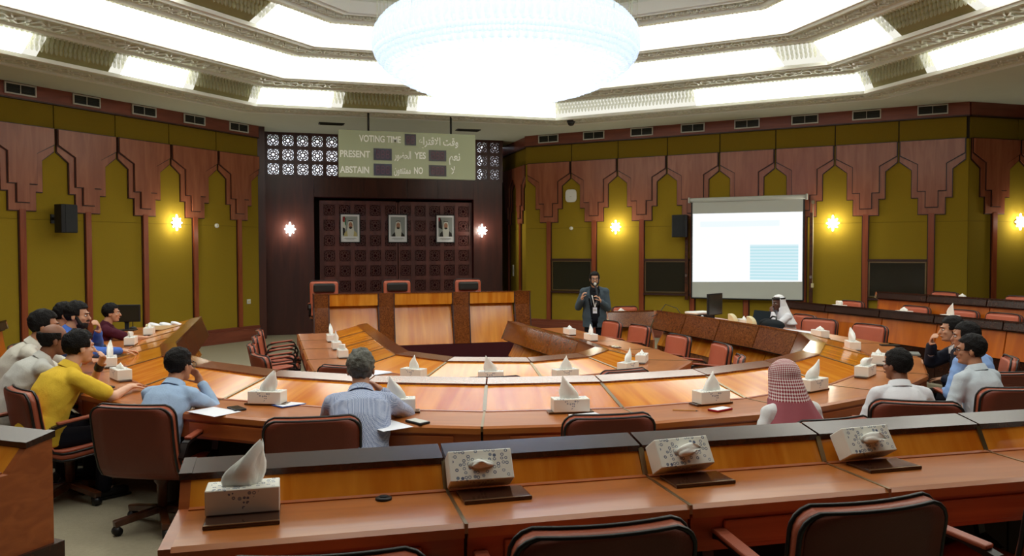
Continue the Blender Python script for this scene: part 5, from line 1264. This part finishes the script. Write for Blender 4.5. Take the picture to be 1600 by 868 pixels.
def drape(t, Hc, Rh, N, C, d2, kind):
    # square cloth hung over the head: hood, folds behind, spread over the shoulders; open at the face
    nu, nv = 56, 30; vs = []; uv = []; fs = []
    for j in range(nv+1):
        v = j/nv
        for i in range(nu+1):
            a = 2*PI*i/nu-PI/2*3      # seam and face opening at +y
            ca, sa = math.cos(a), math.sin(a)
            if v < 0.45:
                th = v/0.45*PI*0.55; q = Vector((0.098*math.sin(th)*ca, -0.012+0.118*math.sin(th)*sa, 0.036+0.108*math.cos(th)))
            else:
                u = (v-0.45)/0.55; q = Vector((ca*(0.102+0.02*u+(0.14*u**1.8)), -0.012+sa*(0.120+0.04*u)-0.10*u, 0.02-0.37*u))
                if sa < 0: q.y -= 0.03*u
            front = max(0.0, sa-0.35)/0.65
            if v > 0.22 and sa > 0.30:      # pull the front edges to the sides of the face
                k = min(1, (v-0.22)/0.10)*min(1, (sa-0.30)/0.12); sx = 1 if ca >= 0 else -1
                q = q.lerp(Vector((sx*0.094, 0.045 if v < 0.7 else 0.06, q.z)), k)
            fold = 0.0045*math.sin(a*5+4*v)+0.002*math.sin(a*9); q += Vector((ca, sa, 0))*fold*min(1, max(0, (v-0.3)*2.5))
            vs.append(Hc+Rh @ q if v < 0.6 else Hc+q); uv.append((i/nu*0.85, (1-v)*0.6))
    W = nu+1
    for j in range(nv):
        for i in range(nu): fs.append((j*W+i, j*W+i+1, (j+1)*W+i+1, (j+1)*W+i))
    def is_face(f):
        i0 = f[0] % W; j0 = f[0]//W; a = 2*PI*(i0+0.5)/nu-PI/2*3; v = (j0+0.5)/nv; return v > 0.24 and math.sin(a) > 0.42
    fs = [f for f in fs if not is_face(f)]
    b = MB(); b.add(vs, fs, 0, None, True); o = b.build('headdress', M['shemagh'] if kind == 'checked' else cloth(236, 236, 238), t, fix=False)
    ul = o.data.uv_layers.new(name='uv')
    for lp in o.data.loops: ul.data[lp.index].uv = uv[lp.vertex_index]
    q = o.modifiers.new('cloth', 'SOLIDIFY'); q.thickness = 0.006
    if kind == 'white':
        b = MB()
        for dz in (0.0, 0.013): b.tube([Hc+Rh @ Vector((0.096*math.cos(a), -0.012+0.114*math.sin(a), 0.075+dz-0.02*math.sin(a)*0)) for a in [2*PI*k/24 for k in range(24)]], 0.0085, 8, closed=True)
        b.build('head_cord', M['black'], t)
def seat(label, hx, hy, zf, face, lean, chair_lb, hz, chair_face=None, cshift=(0, 0), chair_at=None, **kw):
    f = Vector(face).normalized(); l = math.radians(lean)
    off = math.sin(l*0.75)*0.27+math.sin(l*1.2)*0.235+math.sin(l*0.45)*0.158+0.04; zz = 0.56+math.cos(l*0.75)*0.27+math.cos(l*1.2)*0.235+math.cos(l*0.45)*0.158
    s = max(0.86, min(1.08, (hz-zf)/zz)); px, py = hx-f.x*off*s, hy-f.y*off*s
    r = person(label, px, py, zf, f, lean, s, **kw)
    cf = Vector(chair_face or face).normalized(); ca = chair_at or (px+cf.x*0.06+cshift[0], py+cf.y*0.06+cshift[1]); chair(ca[0], ca[1], zf, cf, chair_lb, 'chairs with people in them')
    return r
def toC(x, y, c=(AX, -0.42)): return (c[0]-x, c[1]-y)
Z1 = 0.165
def tw(base, deg):
    v = Vector(base).normalized(); a = math.radians(deg); return (v.x*math.cos(a)-v.y*math.sin(a), v.x*math.sin(a)+v.y*math.cos(a))
seat('man in a pale blue shirt with his fist at his mouth beside the foreground aisle', -3.56, -3.40, Z1, (0.5, 0.87), 30, 'red swivel chair seen from behind under the light blue shirted man', 1.205,
     chair_face=(0.42, 0.91), chair_at=(-3.66, -3.60), shirt=(162, 188, 220), arms={1: 'mouth', -1: 'desk'}, head_yaw=-12, seed=1, trouser=(60, 54, 46), skin_tone='mid', glasses=True)
seat('grey haired man in a finely checked blue shirt leaning on his right hand', -2.41, -4.22, Z1, (0.12, 1), 36, 'red chair seen from behind left of the grey haired man', 1.24,
     chair_face=(0.1, 1), chair_at=(-2.70, -4.30), shirt_mat=M['check_shirt'], arms={1: 'cheek', -1: 'deskfold'}, hair='grey', seed=2, skin_tone='mid', girth=1.05)
seat('heavy man in a yellow polo shirt with a black wristwatch at the left', -4.30, -2.80, Z1, (0.85, 0.53), 27, 'red chair with a curved arm under the man in yellow', 1.29,
     chair_face=(0.87, 0.5), chair_at=(-4.38, -2.80), shirt=(228, 190, 60), sleeve='short', arms={-1: 'mouth', 1: 'desk'}, seed=3, skin_tone='light', girth=1.12, watch=-1, trouser=(24, 24, 34))
seat('balding man in a pale grey shirt leaning forward behind the man in yellow', -4.56, -2.36, Z1, tw(toC(-4.56, -2.36), -4), 33, 'red chair behind the balding man at the left edge', 1.31,
     shirt=(196, 196, 190), arms={1: 'deskfold', -1: 'mouth'}, hair='bald', seed=4, skin_tone='dark', girth=1.08, cshift=(-0.1, 0))
seat('dark haired man in an off white shirt, third from the left arm corner', -4.80, -1.62, Z1, tw(toC(-4.8, -1.62), -8), 30, 'red chair behind the man in the off white shirt', 1.36,
     shirt=(206, 202, 190), arms={1: 'deskfold', -1: 'desk'}, seed=5, skin_tone='mid', girth=1.05, cshift=(-0.12, 0))
seat('bearded man in a bright blue shirt with his hand over his mouth at the left', -4.76, -0.55, Z1, (1, 0.12), 26, 'red chair under the bearded man in bright blue', 1.37,
     shirt=(74, 112, 196), arms={1: ((0.16, 0.66, 0.83), (1, 0.1, -0.5), (0, 0, -1), 0.3), -1: 'mouth'}, seed=6, skin_tone='tan', beard=True, head_yaw=-16)
seat('dark haired man almost hidden behind the man in bright blue', -5.03, 0.22, Z1, (1, 0.1), 18, 'red chair of the man hidden behind the bright blue shirt', 1.33, shirt=(60, 66, 80), arms={1: 'desk', -1: 'lap'}, seed=7, skin_tone='mid')
seat('man in a maroon polo shirt writing beside the black monitor', -4.80, 1.52, Z1, (1, 0.15), 16, 'red chair behind the man in maroon', 1.25,
     shirt=(74, 26, 42), sleeve='short', arms={1: ((0.05, 0.62, 0.85), (1, -0.2, -0.6), (0, 0, -1), 0.7), -1: 'deskfold'}, seed=8, skin_tone='tan', head_yaw=-8)
seat('man in a white robe and red checked headcloth seen from behind', 0.09, -5.10, Z1, (-0.05, 1), 20, 'red chair under the man in the checked headcloth', 1.13, shirt=(226, 226, 228), trouser=(226, 226, 228), robe=True, collar=False, arms={1: 'lap', -1: 'lap'}, headdress='checked', seed=9, skin_tone='tan')
seat('man in a white shirt seen from behind in a high red chair at right', 1.16, -4.86, Z1, (0.35, 0.94), 16, 'red chair whose back covers the man in the white shirt', 1.09, shirt=(224, 226, 232), arms={1: 'lap', -1: 'lap'}, seed=10, skin_tone='dark', head_yaw=34, chair_face=(0.5, 0.87))
seat('man with glasses in a pale grey striped shirt at right', 2.06, -4.60, Z1, (-0.1, 1), 14, 'red chair at right behind the man with glasses', 1.24, shirt=(196, 206, 214), arms={1: 'lap', -1: 'lap'}, seed=11, skin_tone='mid', glasses=True, head_yaw=38, girth=1.06, chair_face=(0.26, 0.97), cshift=(0.02, -0.03))
seat('man in a light blue shirt half hidden behind the man with glasses', 2.60, -4.03, Z1, (-0.2, 1), 14, 'red chair behind the half hidden light blue shirt at right', 1.27, shirt=(140, 172, 224), arms={1: 'lap', -1: 'lap'}, seed=12, skin_tone='mid', head_yaw=36, chair_face=(0.26, 0.97))
seat('man in a dark suit and white collar with his hand at his chin at right', 3.06, -3.42, Z1, (-0.75, 0.66), 20, 'chair under the man in the dark suit', 1.26, shirt=(226, 226, 226), jacket=(38, 42, 56), arms={1: 'mouth', -1: 'lap'}, seed=13, skin_tone='tan', head_yaw=12)
seat('man in a white robe and white headdress with black head cord by the projection screen', 4.36, 1.12, Z1, (-1, 0.05), 20, 'red armchair of the man in the white headdress', 1.21, shirt=(230, 230, 234), trouser=(230, 230, 234), robe=True, collar=False, arms={-1: 'mouth', 1: 'desk'}, headdress='white', seed=14, skin_tone='deep', head_yaw=10)
# standing presenter with microphone
pt_, J, hp = person('bearded presenter standing in a slate jacket with white lanyard and microphone', 2.38, 3.5, 0.0, (-0.36, -1), 2, 0.955, 'tan', shirt=(24, 24, 28), jacket=(72, 84, 92), trouser=(18, 20, 28), stand_=True, beard=True, glasses=True, lanyard=True, seed=15, girth=1.08,
    arms={1: ((0.23, 0.22, 1.25), (0.9, -0.5, -2.2), (-1, 0, 0), 1.0, (-0.15, 0.15, 1.0)), -1: ((-0.09, 0.25, 1.21), (-0.9, -0.5, -2.2), (1, -0.25, 0.0), 1.0, (0.35, 0.15, 0.85))}, collar=True)
m_ = thing('hand_microphone', 'silver headed microphone held at the mouth of the standing presenter', 'microphone', pt_.location, pt_.rotation_euler.z); m_.scale = pt_.scale
W = J[-1][2]; top = hp((0.0, 0.150, -0.075)); g0 = W+Vector((0.03, 0.035, 0.03)); dv = (top-g0).normalized()
b = MB(); b.tube([g0-dv*0.10, g0+dv*0.02, top-dv*0.03], [0.013, 0.015, 0.017], 10); b.build('handle', M['black_mesh'], m_); b = MB(); b.ell(top, (0.026, 0.026, 0.03), None, 14, 8); b.build('head', M['vent_fr'], m_)
